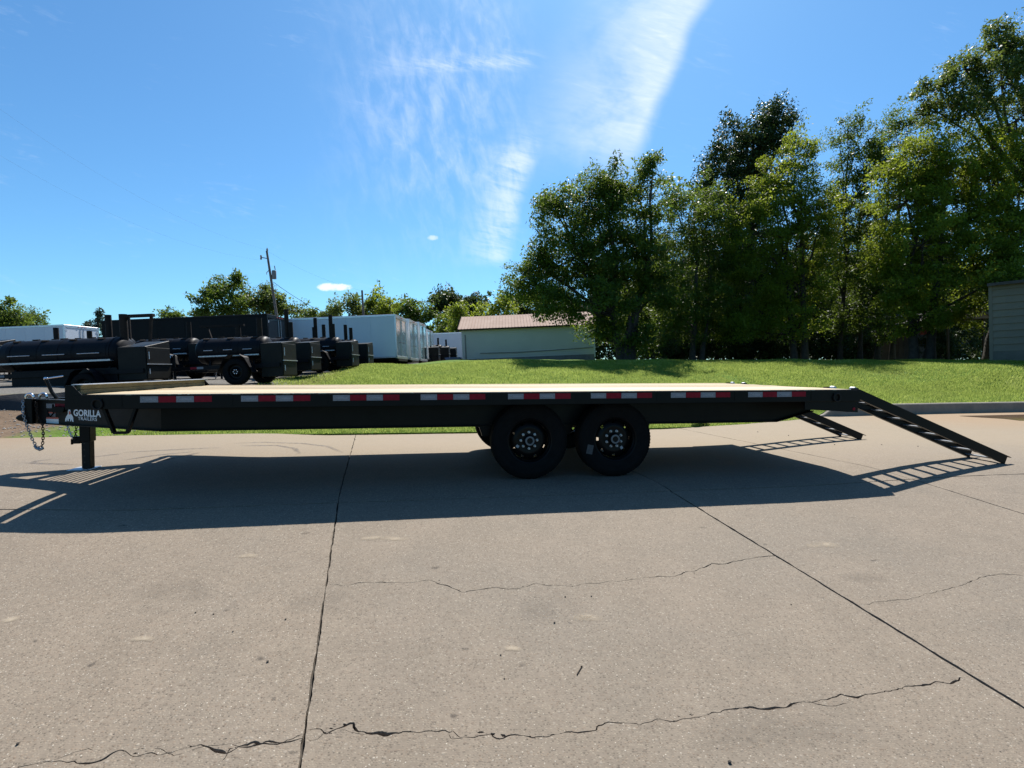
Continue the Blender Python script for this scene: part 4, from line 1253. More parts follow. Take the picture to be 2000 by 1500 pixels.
def put(o, px, D, dz_=0.0, rz=0.0, scale=1.0):
    x = (px - 1000) / F * D; o.location = (x, D, float(zg(x, D)) + dz_); o.rotation_euler = tilted(rz); o.scale = (scale,) * 3
    return o


big = make_smoker('long black smoker with a row of hinge plates, at the left front of the yard', -2.64, .55, .44, 1.26, (.66, 1.40, -.5, .5, .50, 1.38, .2), (.50, 1.06, .10), plates=7)
put(big, 214, 14.3, -.39)
MB().box(-2.2, .62, -.50, .5, .34, .86).build('dark_filler', M['smoker'], big, bevel=.01)  # added black box standing in for the dark under the tank
small = make_smoker('short black smoker with its wheel showing, nearest beside the lawn edge', -1.36, .53, .37, 1.0, (.53, 1.12, -.48, .48, .2, 1.14, .1), (.30, 0.9, .075), plates=5)
put(small, 492, 15.0)
kt = {}
for c in bpy.data.objects: kt.setdefault(c.parent, []).append(c)
o = put(dup(big, label='long black smoker just behind the front one, only its top and stack in view', table=kt), 226, 17.2, -.30)
o = put(dup(big, label='black smoker cut off by the left edge of the picture', table=kt), -78, 16.6, -.3)
o = put(dup(small, label='short black smoker between the long front smoker and the one with its wheel showing', table=kt), 357, 17.3)
for px, D, dz_, lab in ((556, 18.2, .02, 'second short black smoker in the diagonal row, its firebox right behind the front one'), (640, 20.6, .05, 'third short black smoker in the diagonal row by the lawn edge'),
                        (676, 23.2, .02, 'last short black smoker of the diagonal row, before the white box trailer'), (604, 22.4, .05, 'short black smoker behind the diagonal row, its stack against the white trailer')):
    put(dup(small, label=lab, table=kt), px, D, dz_)
for px, D, lab in ((828, 37, 'small far black smoker box right of the white trailer doors'), (850, 40, 'far black smoker behind the box at the end of the white trailers'), (866, 43, 'farthest black smoker left of the shed')):
    put(dup(small, label=lab, table=kt), px, D, 0, 0)
# extra chimneys seen above the row stand on the smokers they belong to
def add_stack(o, x, z0, h, r=.075):
    MB().tube([(x, .05, z0), (x, .05, h)], r, 12).build('smoke_stack', M['rust_black'], o, True)


roots = [o for o in bpy.data.objects if o.get('category') == 'smoker']
for o in roots:
    if 'second short' in o['label']: add_stack(o, .15, 1.2, 2.36)
    if 'third short' in o['label']: add_stack(o, .2, 1.2, 2.25)
    if 'behind the diagonal' in o['label']: add_stack(o, .35, 1.2, 2.3); add_stack(o, .7, 1.2, 2.0)
    if 'last short' in o['label']: add_stack(o, .05, 1.2, 2.05)
    if 'behind the front one, only' in o['label']:
        add_stack(o, -.15, 1.4, 2.45, .095); add_stack(o, -1.9, 1.4, 2.1); add_stack(o, -.8, 1.4, 1.95)
    if o['label'].startswith('long black smoker with'):
        MB().bar((.46, 0, 2.26), (1.34, 0, 2.26), .12, .08).bar((1.28, 0, 2.24), (1.20, 0, 1.55), .06, .06, (0, 1, 0)).bar((.60, 0, 2.22), (.52, 0, 1.95), .04, .04, (0, 1, 0)).build('rack', M['rust_black'], o)
o = put(dup(big, label='long black smoker in the second row behind the one with its wheel showing', table=kt), 446, 20.5, -.35)
MB().bar((-1.0, 0, 2.30), (.75, 0, 2.30), .12, .08).bar((-.7, 0, 2.28), (-.5, 0, 1.6), .06, .06, (0, 1, 0)).bar((.5, 0, 2.28), (.3, 0, 1.6), .06, .06, (0, 1, 0)).build('rack', M['rust_black'], o)


def box_trailer(label, L, W, H, mat, group, rear='mirror', axles=2, seam=1.22, floor=.42):
    """enclosed trailer; origin on the ground below the near rear corner, body towards -X and +Y"""
    t = thing('box_trailer', label, 'trailer', group=group)
    MB().box(-L + .02, -.03, .02, W - .02, floor, H - .03).build('body', mat, t, bevel=.01)
    n = int(round(L / seam)); w = L / n
    pm = MB().box(.003, w - .003, 0, .02, floor + .02, H - .09).mesh('side_panel'); pm.materials.append(mat)
    for i in range(n): place('side_panel', pm, t, (-L + i * w, 0, 0))
    MB().box(-L, 0, -.015, .06, H - .09, H).box(-L, 0, -.012, .03, floor - .06, floor + .02).build('side_rail', M['trim'] if mat is M['white'] else mat, t, bevel=.006)
    MB().box(-L, .01, 0, W, H - .03, H + .02).build('roof', M['trim'] if mat is M['white'] else mat, t, bevel=.03)
    tm = M['trim'] if mat is M['white'] else M['black']
    mb = MB()
    for y0 in (-.012, W - .1): mb.box(-.05, .03, y0, y0 + .11, floor - .08, H + .01)
    mb.box(-.04, .028, .1, W - .1, H - .16, H + .008).box(-.04, .028, .1, W - .1, floor - .1, floor + .03)
    fr = mb.build('rear_frame', tm, t, bevel=.006)
    lm = MB().box(0, .02, -.05, .05, -.02, .02).mesh('marker_light'); lm.materials.append(M['red_print'])
    for yy in (W * .4, W * .5, W * .6): place('marker_light', lm, fr, (.03, yy, H - .07))
    dm = M[rear]
    for k in (0, 1):
        y0 = .1 + k * (W - .2) / 2
        d = MB().box(-.02, .012, y0 + .006, y0 + (W - .2) / 2 - .006, floor + .035, H - .165).build('rear_door', dm, t, bevel=.004)
        yy = y0 + ((W - .2) / 2 - .12 if k == 0 else .12)
        MB().tube([(.03, yy, floor + .05), (.03, yy, H - .18)], .014, 8).build('lock_rod', M['galv'], d)
        MB().tube([(.05, yy, floor + .75), (.055, yy + (-.28 if k == 0 else .28), floor + .72)], .014, 6).build('latch', M['rust_black'], d)
        hm = MB().box(.01, .03, -.05, .05, -.05, .05).mesh('hinge'); hm.materials.append(M['galv'])
        for f in (.15, .5, .85): place('hinge', hm, d, (0, y0 + (.04 if k == 0 else (W - .2) / 2 - .04), floor + (H - floor) * f))
    MB().box(-.05, .06, .2, W - .2, floor - .22, floor - .11).build('bumper', M['rust_black'], t)
    MB().bar((-L + .2, .35, floor - .1), (-.1, .35, floor - .1), .08, .12).bar((-L + .2, W - .35, floor - .1), (-.1, W - .35, floor - .1), .08, .12).build('frame', M['rust_black'], t)
    for k in range(axles):
        xx = -L * .42 + (k - (axles - 1) / 2) * .86
        for yy, out in ((.0, -1), (W, 1)): wheel(t, (xx, yy + (.06 if out < 0 else -.06), .36), .36, .2, M['galv'], out, 5)
    xa, xb = -L * .42 - .43 * axles - .12, -L * .42 + .43 * axles + .12
    MB().prism([(xa, .42), (xa + .14, .80), (xb - .14, .80), (xb, .42), (xb - .05, .42), (xb - .18, .76), (xa + .18, .76), (xa + .05, .42)], 'Y', -.13, .12).build('fender', M['trim'], t)
    return t


GB = 'white enclosed trailers lined up in the yard'


def corner(o, px, D, top_y):
    p = world_at(px, top_y, D); o.location = (p[0], D, p[2]); o.rotation_euler = tilted()
    g_ = float(zg(p[0], D)); o.location.z = g_
    return p[2] - g_


def park(label, px, D, top_y, L, mat, rear, group):
    p = world_at(px, top_y, D); g_ = float(zg(p[0], D))
    o = box_trailer(label, L, 2.55, p[2] - g_, mat, group, rear)
    o.location = (p[0] - TILT * 0 + (p[2] - g_) * -TILT, D, g_); o.rotation_euler = tilted()
    return o


park('long black enclosed trailer behind the smokers, its rear doors facing right', 520, 24, 613, 7.6, M['dark_trailer'], 'glass', None)
park('nearest white enclosed trailer, its long side towards the camera', 771, 26, 614, 7.4, M['white'], 'mirror', GB)
park('second white enclosed trailer, only its polished rear doors showing', 798, 29.3, 623, 7.0, M['white'], 'mirror', GB)
park('third white enclosed trailer in the line, behind a dark gap', 818, 32.5, 629, 7.0, M['white'], 'mirror', GB)
park('last white enclosed trailer in the line, lower than the others', 834, 35.8, 643, 6.5, M['white'], 'mirror', GB)
park('white enclosed trailer at the far left behind the long black smokers', 124, 30.7, 634, 8.0, M['white'], 'white', GB)
park('far white enclosed trailer between the shed and the parked line', 925, 48, 648, 7.0, M['white'], 'white', GB)
x0, y0, z0 = world_at(870, 706, 36); x1 = world_at(899, 706, 36)[0]
t = thing('scrap_bin', 'low blue metal bin at the left end of the shed', 'bin', (x0, 36, float(zg(x0, 36))), tilted())
w = x1 - x0
mb = MB().hexa([(.1, 0, .05), (w - .1, 0, .05), (w - .1, .9, .05), (.1, .9, .05), (0, -.05, .42), (w, -.05, .42), (w, .95, .42), (0, .95, .42)])
mb.build('body', M['blue'], t); MB().box(-.02, w + .02, -.08, -.03, .38, .45).box(-.02, w + .02, .93, .98, .38, .45).build('rim', M['blue'], t)
#@@PART5
# ------------------------------------------------------------------ the flatbed trailer
YAW, TX, TY, ZD, W, LEN = .1535, -3.856, 4.662, .937, 2.60, 7.83
T = thing('flatbed_trailer', 'long black deckover flatbed trailer with a pale pine deck and two ramps let down', 'trailer', (TX, TY, 0), (0, 0, YAW))
CY, SY = math.cos(YAW), math.sin(YAW)


def to_local(P):
    return np.array([(P[0] - TX) * CY + (P[1] - TY) * SY, -(P[0] - TX) * SY + (P[1] - TY) * CY, P[2]])


def rail_uv(px, py, v=-.06):
    """where the picture point lies on the upright plane v of the trailer"""
    return to_local(hit(px, py, (TX - v * SY, TY + v * CY, 0), (-SY, CY, 0)))


# deck
pm = MB().box(0, LEN - .10, .0025, W / 13 - .0025, -.042, 0).mesh('plank'); pm.materials.append(M['wood'])
for i in range(13):
    o = place('plank', pm, T, (.03, i * W / 13, ZD + .004 + random.uniform(-.003, .003)))
    m_ = o.modifiers.new('bevel', 'BEVEL'); m_.width = .003; m_.segments = 1
for v0, s in ((-.06, 1), (W + .06, -1)):
    v1 = v0 + s * .011; v2 = v0 + s * .058
    mb = MB().box(-.04, LEN, min(v0, v1), max(v0, v1), ZD - .128, ZD)
    mb.box(-.04, LEN, min(v1, v2), max(v1, v2), ZD - .011, ZD - .0005).box(-.04, LEN, min(v1, v2), max(v1, v2), ZD - .128, ZD - .117)
    mb.build('rub_rail', M['black'], T, bevel=.003)
MB().box(LEN - .07, LEN, .0, W, ZD - .125, ZD + .001).build('rear_rail', M['black'], T, bevel=.003)
MB().box(-.10, -.035, -.045, W + .045, ZD - .128, ZD - .002).build('front_rail', M['black'], T, bevel=.003)
# header: two boards on edge under a steel cap, with end plates
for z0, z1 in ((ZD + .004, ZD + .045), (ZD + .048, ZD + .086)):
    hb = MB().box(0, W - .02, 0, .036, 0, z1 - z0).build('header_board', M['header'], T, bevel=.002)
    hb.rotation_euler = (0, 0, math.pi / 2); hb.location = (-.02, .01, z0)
MB().box(-.075, .012, -.02, W + .02, ZD + .087, ZD + .094).box(-.075, -.068, -.02, W + .02, ZD - .01, ZD + .087).build('header_cap', M['galv'], T)
for v0 in (-.058, W + .050):
    MB().prism([(-.108, ZD - .13), (.0, ZD - .125), (.03, ZD - .003), (-.045, ZD + .085), (-.105, ZD + .085)], 'Y', v0, v0 + .008).build('gusset', M['black'], T)
cm = MB().box(-.022, .022, .02, W - .02, ZD - .105, ZD - .046).mesh('crossmember'); cm.materials.append(M['black'])
for i in range(14): place('crossmember', cm, T, (.25 + i * .56, 0, 0))
# main beams and the tongue that draws together ahead of them
for v in (.5, W - .5):
    zt = ZD - .13
    mb = MB().prism([(.41, zt), (7.66, zt), (7.66, .655), (7.17, .535), (.41, .545)], 'Y', v - .005, v + .005)
    mb.hexa([(.41, v - .06, .545), (7.17, v - .06, .535), (7.17, v + .06, .535), (.41, v + .06, .545), (.41, v - .06, .555), (7.17, v - .06, .545), (7.17, v + .06, .545), (.41, v + .06, .555)])
    mb.hexa([(7.172, v - .06, .535), (7.66, v - .06, .655), (7.66, v + .06, .655), (7.172, v + .06, .535), (7.172, v - .06, .545), (7.66, v - .06, .665), (7.66, v + .06, .665), (7.172, v + .06, .545)])
    mb.box(.41, 7.66, v - .06, v + .06, zt, zt + .010)
    mb.build('main_beam', M['black'], T)
TU0, TU1, TVN, TVT = .41, -1.15, .5, 1.20
tongue = []
for s in (0, 1):
    f = (lambda v: v) if s == 0 else (lambda v: W - v)
    mb = MB()
    P = [(TU0, f(TVN)), (TU1, f(TVT))]
    d = np.array([P[1][0] - P[0][0], P[1][1] - P[0][1]]); d /= np.linalg.norm(d); nrm = np.array([-d[1], d[0]])
    def hx(o0, o1, za0, za1, zb0, zb1):
        a, b_ = np.array(P[0]), np.array(P[1]); A0, A1, B0, B1 = a + nrm * o0, a + nrm * o1, b_ + nrm * o0, b_ + nrm * o1
        mb.hexa([(*A0, za0), (*B0, zb0), (*B1, zb0), (*A1, za0), (*A0, za1), (*B0, zb1), (*B1, zb1), (*A1, za1)])
    hx(-.005, .005, .556, ZD - .131, .586, .836)
    hx(-.05, .05, .546, .556, .576, .586)
    hx(-.05, .05, ZD - .131, ZD - .121, .836, .846)
    tongue.append(mb.build('tongue_beam', M['black_satin'], T))
MB().box(-1.235, -1.16, 1.12, W - 1.12, .575, .85).build('nose_plate', M['black'], T, bevel=.004)
cp = MB().prism([(-1.235, .572), (-1.29, .578), (-1.38, .602), (-1.415, .632), (-1.38, .662), (-1.29, .70), (-1.235, .715)], 'Y', 1.235, 1.365).build('coupler', M['black'], T, bevel=.012)
MB().tube([(-1.31, 1.30, .69), (-1.28, 1.30, .75)], .014, 8).build('latch', M['black_satin'], cp)
MB().prism([(.0, -.03), (.10, -.03), (.12, .02), (.0, .03)], 'Y', -.04, .04).build('breakaway_box', M['black'], T).location = (-.88, 1.02, .74)
MB().tube([(-.92, 1.06, .79), (-.90, 1.04, .70), (-.94, 1.05, .66), (-1.0, 1.12, .66), (-1.02, 1.14, .72)], .009, 6).build('cable', M['rubber'], T)
# open tray between the tongue beams
sm = M['black']
for i in range(12):
    uu = -.62 + i * .062; va = TVN + (TU0 - uu) / (TU0 - TU1) * (TVT - TVN) + .06
    MB().box(uu, uu + .022, va, W - va, .600, .612).build('tray_slat', sm, T)
# jack
jx, jy = -.715, 1.27
jk = MB().box(jx - .055, jx + .055, jy - .055, jy + .055, .36, .88).build('jack', M['black'], T, bevel=.006)
MB().box(jx - .043, jx + .043, jy - .043, jy + .043, .06, .40).build('drop_leg', M['black_satin'], jk, bevel=.005)
hm = MB().lathe([(.001, -.0005), (.009, -.0005), (.009, .0), (.001, .0)], (0, 0, 0), 'Y', 10).mesh('pin_hole'); hm.materials.append(M['joint'])
for k in range(4): place('pin_hole', hm, jk, (jx - .012, jy - .0436, .13 + k * .07))
MB().box(jx - .15, jx + .07, jy - .12, jy + .12, .049, .058).build('foot', M['galv'], jk, bevel=.003)
MB().box(jx - .12, jx - .055, jy - .05, jy - .0, .34, .42).tube([(jx - .14, jy - .03, .39), (jx - .14, jy - .03, .33)], .012, 6).build('pin_bracket', M['black'], jk)
chain_mb([(jx - .075, jy - .06, .54), (jx - .09, jy - .06, .40)], .035, .004, .009).build('pin_chain', M['rust_black'], jk)
MB().tube([(-.95, 1.18, .84), (-1.00, 1.17, .92), (-1.045, 1.16, 1.06)], .018, 8).build('crank_arm', M['black'], T)
MB().tube([(-1.06, 1.16, 1.062), (-.86, 1.14, 1.092)], .0085, 8).lathe([(.001, -.02), (.016, -.015), (.016, .015), (.001, .02)], (-1.045, 1.16, 1.064), 'X', 8).build('crank_handle', M['chrome'], T, True)
# safety chains hooked over the nose
for k, (u0, v0) in enumerate(((-1.205, 1.16), (-1.115, 1.22))):
    pts = [(u0 + .035 * math.cos(a) + .0, v0 - .06 * 0, .862 + .038 * math.sin(a)) for a in np.linspace(-.35, math.pi + .75, 14)]
    hk = MB().tube(pts, [.009] + [.013] * 11 + [.010, .006], 8).build('chain_hook', M['chrome'], T, True)
n1 = [(-1.24, 1.12, .83), (-1.235, 1.10, .70), (-1.20, 1.10, .56), (-1.155, 1.10, .42), (-1.115, 1.10, .335), (-1.085, 1.10, .315)]
n2 = [(-1.085, 1.10, .315), (-1.055, 1.10, .35), (-1.045, 1.10, .46), (-1.05, 1.10, .57), (-1.09, 1.09, .68), (-1.105, 1.09, .80)]
chain_mb(n1, .036, .0042, .010).build('safety_chain', M['chain'], T)
chain_mb(n2, .036, .0042, .010).build('safety_chain', M['rust_black'], T)
MB().tube([(-1.135, 1.10, .345), (-1.115, 1.10, .315), (-1.075, 1.09, .300), (-1.045, 1.09, .312), (-1.05, 1.09, .335)], [.010, .014, .016, .013, .007], 8).build('chain_hook', M['chain'], T, True)
n3 = [(-1.03, 1.42, .58), (-.98, 1.38, .50), (-.93, 1.34, .43), (-.88, 1.30, .385), (-.80, 1.28, .37)]
chain_mb(n3, .036, .0042, .010).build('safety_chain', M['steel'], T)
# side step hung from the rail
stp = [(.185, .815), (.262, .592), (.372, .592), (.448, .815)]
mb = MB()
for (a0, a1), (b0, b1) in zip(stp[:-1], stp[1:]): mb.bar((a0, -.02, a1), (b0, -.02, b1), .045, .022, (1, 0, 0) if abs(a1 - b1) > .05 else (0, 0, 1))
mb.build('step', M['black'], T)
# tail: side plates, cross beam, marker lamps
for v0 in (-.035, W + .02):
    MB().prism([(7.165, ZD - .129), (7.826, ZD - .129), (7.826, .682), (7.55, .70), (7.165, .722)], 'Y', v0, v0 + .015).build('tail_plate', M['black'], T)
MB().box(7.72, 7.82, .0, W, .684, ZD - .126).build('tail_beam', M['black'], T, bevel=.004)
for u0, v0 in ((7.775, -.036), (7.775, W + .036)):
    MB().lathe([(.001, -.006), (.014, -.005), (.018, 0)], (u0, v0, .722), 'Y', 14).build('marker_lamp', M['red_tape'], T, True)
lp_ = MB().box(7.821, 7.832, -.07, .07, -.03, .03).mesh('tail_lamp'); lp_.materials.append(M['red_tape'])
for v0 in (.75, W - .75): place('tail_lamp', lp_, T, (0, v0, .745))
# tie rings and stake pockets along the rail
ring = MB().loop([(math.cos(a) * .040, 0, math.sin(a) * .044) for a in np.linspace(0, 2 * math.pi, 20, endpoint=False)], .008, 8).mesh('tie_ring', True); ring.materials.append(M['black_satin'])
ear = MB().box(-.035, .035, -.012, .0, .03, .05).mesh('ring_clip'); ear.materials.append(M['black_satin'])
for u0 in (.155, 7.53):
    for v0 in (-.072, W + .072):
        rg = place('tie_ring', ring, T, (u0, v0, ZD - .083)); place('ring_clip', ear, rg, (0, .012 if v0 < 0 else 0, 0))
pk = MB().box(-.052, .052, -.003, 0, ZD - .112, ZD - .004).mesh('stake_pocket'); pk.materials.append(M['black'])
for u0 in (.30, 1.228, 2.07, 2.89, 3.74, 4.605, 5.478, 6.362, 7.27):
    place('stake_pocket', pk, T, (u0, -.060, 0)); place('stake_pocket', pk, T, (u0, W + .060, 0), (0, 0, math.pi))
lip = MB()  # bright slivers standing in for highlights along the rail's top edge
for _ in range(46):
    u0 = random.uniform(.2, 7.6); l_ = random.uniform(.01, .09)
    lip.box(u0, u0 + l_, -.0605, -.0560, ZD - .0012, ZD + .0006)
tag(lip.build('edge_highlight', M['chrome'], T), kind='stuff')
# reflective tape, two inches high
TAPE = [[.499, .651, .799, .950, 1.103], [1.351, 1.503, 1.656, 1.812, 1.967], [2.169, 2.327, 2.479, 2.634, 2.791], [2.99, 3.151, 3.306, 3.467, 3.625],
        [3.851, 4.012, 4.174, 4.335, 4.499], [4.709, 4.875, 5.037, 5.207, 5.374], [5.58, 5.75, 5.917, 6.088, 6.258], [6.464, 6.637, 6.806, 6.984, 7.155]]


def text_mesh(name, s, size, mat, offset=0.0, sx=1.0):
    cu = bpy.data.curves.new('lettering', 'FONT'); cu.body = s; cu.size = size; cu.offset = offset; cu.align_x = 'CENTER'; cu.align_y = 'CENTER'
    cu.resolution_u = 3; cu.fill_mode = 'FRONT'
    o = bpy.data.objects.new('lettering', cu); COL.objects.link(o); o.scale = (sx, 1, 1)
    dg = bpy.context.evaluated_depsgraph_get(); dg.update()
    me = bpy.data.meshes.new_from_object(o.evaluated_get(dg)); me.name = name
    bpy.data.objects.remove(o); bpy.data.curves.remove(cu)
    for v_ in me.vertices: v_.co.x *= sx
    me.materials.clear(); me.materials.append(mat)
    return me


tape_txt = text_mesh('lettering', 'GORILLA', .024, M['print'], .0006, .92)
emb = MB().loop([(math.cos(a) * .011, math.sin(a) * .011, 0) for a in np.linspace(0, 2 * math.pi, 16, endpoint=False)], .0022, 4).mesh('emblem'); emb.materials.append(M['print'])
for grp in TAPE:
    for k in range(4):
        a, b_ = grp[k] + .0015, grp[k + 1] - .0015
        tp = MB().box(a, b_, -.0622, -.0595, ZD - .071 + random.uniform(-.001, .001), ZD - .016).build('reflector_tape', M['grey_tape'] if k % 2 == 0 else M['red_tape'], T)
        if k % 2 == 0:
            c = (a + b_) / 2
            place('emblem', emb, tp, (c - .050, -.0627, ZD - .044), (math.pi / 2, 0, 0))
            place('lettering', tape_txt, tp, (c + .012, -.0627, ZD - .044), (math.pi / 2, 0, 0))

# decals on the near tongue beam
bd_ = np.array([TU0 - TU1, TVN - TVT, 0.0]); BL = np.linalg.norm(bd_); bd_ /= BL            # from the nose towards the deck
bn = np.array([bd_[1], -bd_[0], 0.0])                                                    # outwards, to the near side
org = np.array([TU1, TVT, 0.0])


def on_beam(px, py):
    p0 = np.array([TX + TU1 * CY - TVT * SY, TY + TU1 * SY + TVT * CY, 0]); nw = np.array([bn[0] * CY - bn[1] * SY, bn[0] * SY + bn[1] * CY, 0])
    q_ = to_local(hit(px, py, p0, nw)); return float((q_ - org) @ bd_), float(q_[2])


def decal(name, me, px, py, off=.0062, parent=None):
    s, z = on_beam(px, py); p = org + bd_ * s + bn * off
    o = place(name, me, parent or tongue[0], (p[0], p[1], z), (math.pi / 2, 0, math.atan2(bd_[1], bd_[0])))
    return o


def size_px(px0, px1, py):
    return on_beam(px1, py)[0] - on_beam(px0, py)[0]


# thin film of colour: sticker of given width and height
def sticker(name, px0, py0, px1, py1, mat, off=.006, parent=None):
    a, za = on_beam(px0, (py0 + py1) / 2); b_, _ = on_beam(px1, (py0 + py1) / 2)
    _, z1 = on_beam((px0 + px1) / 2, py0); _, z0 = on_beam((px0 + px1) / 2, py1)
    me = MB().box(-(b_ - a) / 2, (b_ - a) / 2, -(z1 - z0) / 2, (z1 - z0) / 2, -.001, 0).mesh(name); me.materials.append(mat)
    return decal(name, me, (px0 + px1) / 2, (py0 + py1) / 2, off, parent)


wd = size_px(144.5, 198, 807)
me = text_mesh('lettering', 'GORILLA', .1, M['white_print'], .0032)
xs = [v_.co.x for v_ in me.vertices]; ys = [v_.co.y for v_ in me.vertices]
hz = on_beam(170, 800.2)[1] - on_beam(170, 813.6)[1]
for v_ in me.vertices: v_.co.x = (v_.co.x - (max(xs) + min(xs)) / 2) * wd / (max(xs) - min(xs)); v_.co.y = (v_.co.y - (max(ys) + min(ys)) / 2) * hz / (max(ys) - min(ys)); v_.co.y += v_.co.x * -.012
decal('lettering', me, 171.2, 807)
wd = size_px(153.2, 190.5, 818)
me = text_mesh('lettering', 'TRAILERS', .1, M['white_print'], .0004)
xs = [v_.co.x for v_ in me.vertices]; ys = [v_.co.y for v_ in me.vertices]; hz = on_beam(170, 814.8)[1] - on_beam(170, 821.3)[1]
for v_ in me.vertices: v_.co.x = (v_.co.x - (max(xs) + min(xs)) / 2) * wd / (max(xs) - min(xs)); v_.co.y = (v_.co.y - (max(ys) + min(ys)) / 2) * hz / (max(ys) - min(ys)); v_.co.y += v_.co.x * -.012
decal('lettering', me, 171.8, 818)
# ape emblem: white body on four limbs, dark red face
k = size_px(128, 144.5, 811) / 16.5
def poly(name, pts, mat, off):
    me = MB().add([(x * k, -y * k, 0) for x, y in pts], [tuple(range(len(pts)))]).mesh(name); me.materials.append(mat)
    return decal(name, me, 136.2, 810.5, off)
poly('emblem', [(-8.3, 9.3), (-7.6, 5), (-5, 1.5), (-2.5, -1.5), (-2, -6), (0, -9.2), (2, -8.6), (3, -6), (3, -2), (5.5, 0), (7.6, 3), (8.3, 9.5), (5.8, 9.4), (4.6, 6), (3.6, 9), (1.6, 9), (1.4, 5.4), (-.6, 5.6), (-1.0, 9), (-3.2, 8.8), (-4, 5.8), (-5.6, 9.4)], M['white_print'], .0062)
poly('emblem', [(.2, -5.4), (2.2, -5.6), (3.0, -2.6), (1.8, -.2), (.2, -.8), (-.4, -3)], M['red_print'], .0070)
s_ = sticker('warning_label', 91.5, 816.5, 115.5, 827.5, M['white_print'])
sticker('label_heading', 91.8, 815.0, 115.3, 818.2, M['red_print'], .0070)
sticker('warning_label', 96, 805.5, 109.5, 814.0, M['skirt'])
sticker('label_heading', 96, 804.8, 109.5, 807.2, M['red_print'], .0072)
sticker('reflector_tape', 91.5, 788.3, 108.3, 797.2, M['grey_tape'])
sticker('reflector_tape', 108.5, 788.6, 127.5, 797.6, M['red_tape'])

# axles, springs, wheels
RT = .408
tyre_prof = [(.230, -.106), (.262, -.114), (.275, -.1175), (.30, -.1185), (.335, -.117), (.342, -.1185), (.350, -.1165), (.375, -.110), (.390, -.101), (.394, -.104), (.402, -.098), (RT, -.080), (RT, -.052), (RT - .009, -.050), (RT - .009, -.044), (RT, -.042),
             (RT, -.006), (RT - .009, -.004), (RT - .009, .004), (RT, .006), (RT, .042), (RT - .009, .044), (RT - .009, .050), (RT, .052), (RT, .080), (.402, .098), (.375, .110), (.30, .1185), (.262, .114), (.230, .106), (.222, .09), (.222, -.09), (.230, -.106)]
tyre_me = MB().lathe(tyre_prof, (0, 0, 0), 'Y', 72)
for k in range(72):                                       # shoulder lugs
    a = 2 * math.pi * k / 72
    for s_ in (-1, 1):
        c, n_ = math.cos(a), math.sin(a); r0, r1 = .388, RT + .001; w_ = .010
        pts = []
        for (rr, y_) in ((r0, .1085), (r1 - .004, .099), (r1, .078)):
            for ww in (-w_, w_): pts.append(((rr * c - ww * n_), s_ * y_, (rr * n_ + ww * c)))
        tyre_me.add(pts, [(0, 1, 3, 2), (2, 3, 5, 4)])
tyre_me = tyre_me.mesh('tyre', True); tyre_me.materials.append(M['rubber'])
# steel rim with eight hand holes cut through the disc
rm = MB().lathe([(.238, -.104), (.243, -.108), (.238, -.112), (.228, -.108), (.222, -.092), (.210, -.082), (.207, -.03), (.205, .02), (.215, .09), (.232, .106)], (0, 0, 0), 'Y', 64)
NS = 64
def ringv(r, y): return [(r * math.cos(2 * math.pi * i / NS), y, r * math.sin(2 * math.pi * i / NS)) for i in range(NS)]
rr = [(.206, -.020), (.192, -.032), (.170, -.044), (.150, -.052), (.138, -.056), (.115, -.050), (.068, -.050), (.062, -.052)]
b0 = len(rm.v); rm.v += [p for r_, y_ in rr for p in ringv(r_, y_)]
for j in range(len(rr) - 1):
    for i in range(NS):
        if j == 1 and i % 8 in (3, 4): continue        # the hand holes
        rm.f.append((b0 + j * NS + i, b0 + j * NS + (i + 1) % NS, b0 + (j + 1) * NS + (i + 1) % NS, b0 + (j + 1) * NS + i))
rim_me = rm.mesh('wheel', True); rim_me.materials.append(M['black'])
hub_me = MB().lathe([(.064, -.045), (.062, -.095), (.055, -.104), (.046, -.106), (.042, -.100), (.020, -.098), (.001, -.098)], (0, 0, 0), 'Y', 32).mesh('hub', True); hub_me.materials.append(M['black'])
cap_me = MB().lathe([(.050, -.105), (.0485, -.110), (.034, -.111), (.031, -.104)], (0, 0, 0), 'Y', 32).mesh('hub_cap', True); cap_me.materials.append(M['skirt'])
nut_me = MB().lathe([(.0150, -.05), (.0150, -.054), (.0105, -.055), (.0105, -.074), (.008, -.078), (.0045, -.078), (.0045, -.07), (.001, -.07)], (0, 0, 0), 'Y', 6).mesh('lug_nut'); nut_me.materials.append(M['galv'])
sticker_me = MB().box(-.016, .016, -.0005, 0, -.014, .014).mesh('size_label'); sticker_me.materials.append(M['print'])
for u0, ph in ((4.122, .0), (5.065, .38)):
    MB().tube([(u0, .32, RT), (u0, W - .32, RT)], .055, 14).build('axle', M['black'], T, True)
    for v0, rz in ((.288, 0), (W - .288, math.pi)):
        wh = place('wheel', rim_me, T, (u0, v0, RT), (0, ph if rz == 0 else -ph, rz))
        place('tyre', tyre_me, wh); place('hub', hub_me, wh); place('hub_cap', cap_me, wh)
        for k in range(8):
            a = 2 * math.pi * k / 8 + math.pi / 2
            place('lug_nut', nut_me, wh, (math.cos(a) * .0875, 0, math.sin(a) * .0875))
        if rz == 0: place('size_label', sticker_me, wh, (-.125 if ph == 0 else .118, -.058, -.06), (0, .6, 0))
    for v0 in (.5, W - .5):
        mb = MB()
        for j in range(5):
            hl = .40 - .07 * j; zz = RT + .085 - j * .0
            pts = [(u0 + x, zz + .018 * j - (.09 * (x / .42) ** 2) * -1 * .0 + .08 * (x / .42) ** 2) for x in np.linspace(-hl, hl, 9)]
            for (a0, a1), (b0_, b1) in zip(pts[:-1], pts[1:]): mb.bar((a0, v0, a1 + .0), (b0_, v0, b1 + .0), .05, .010)
        mb.build('leaf_spring', M['rust_black'], T)
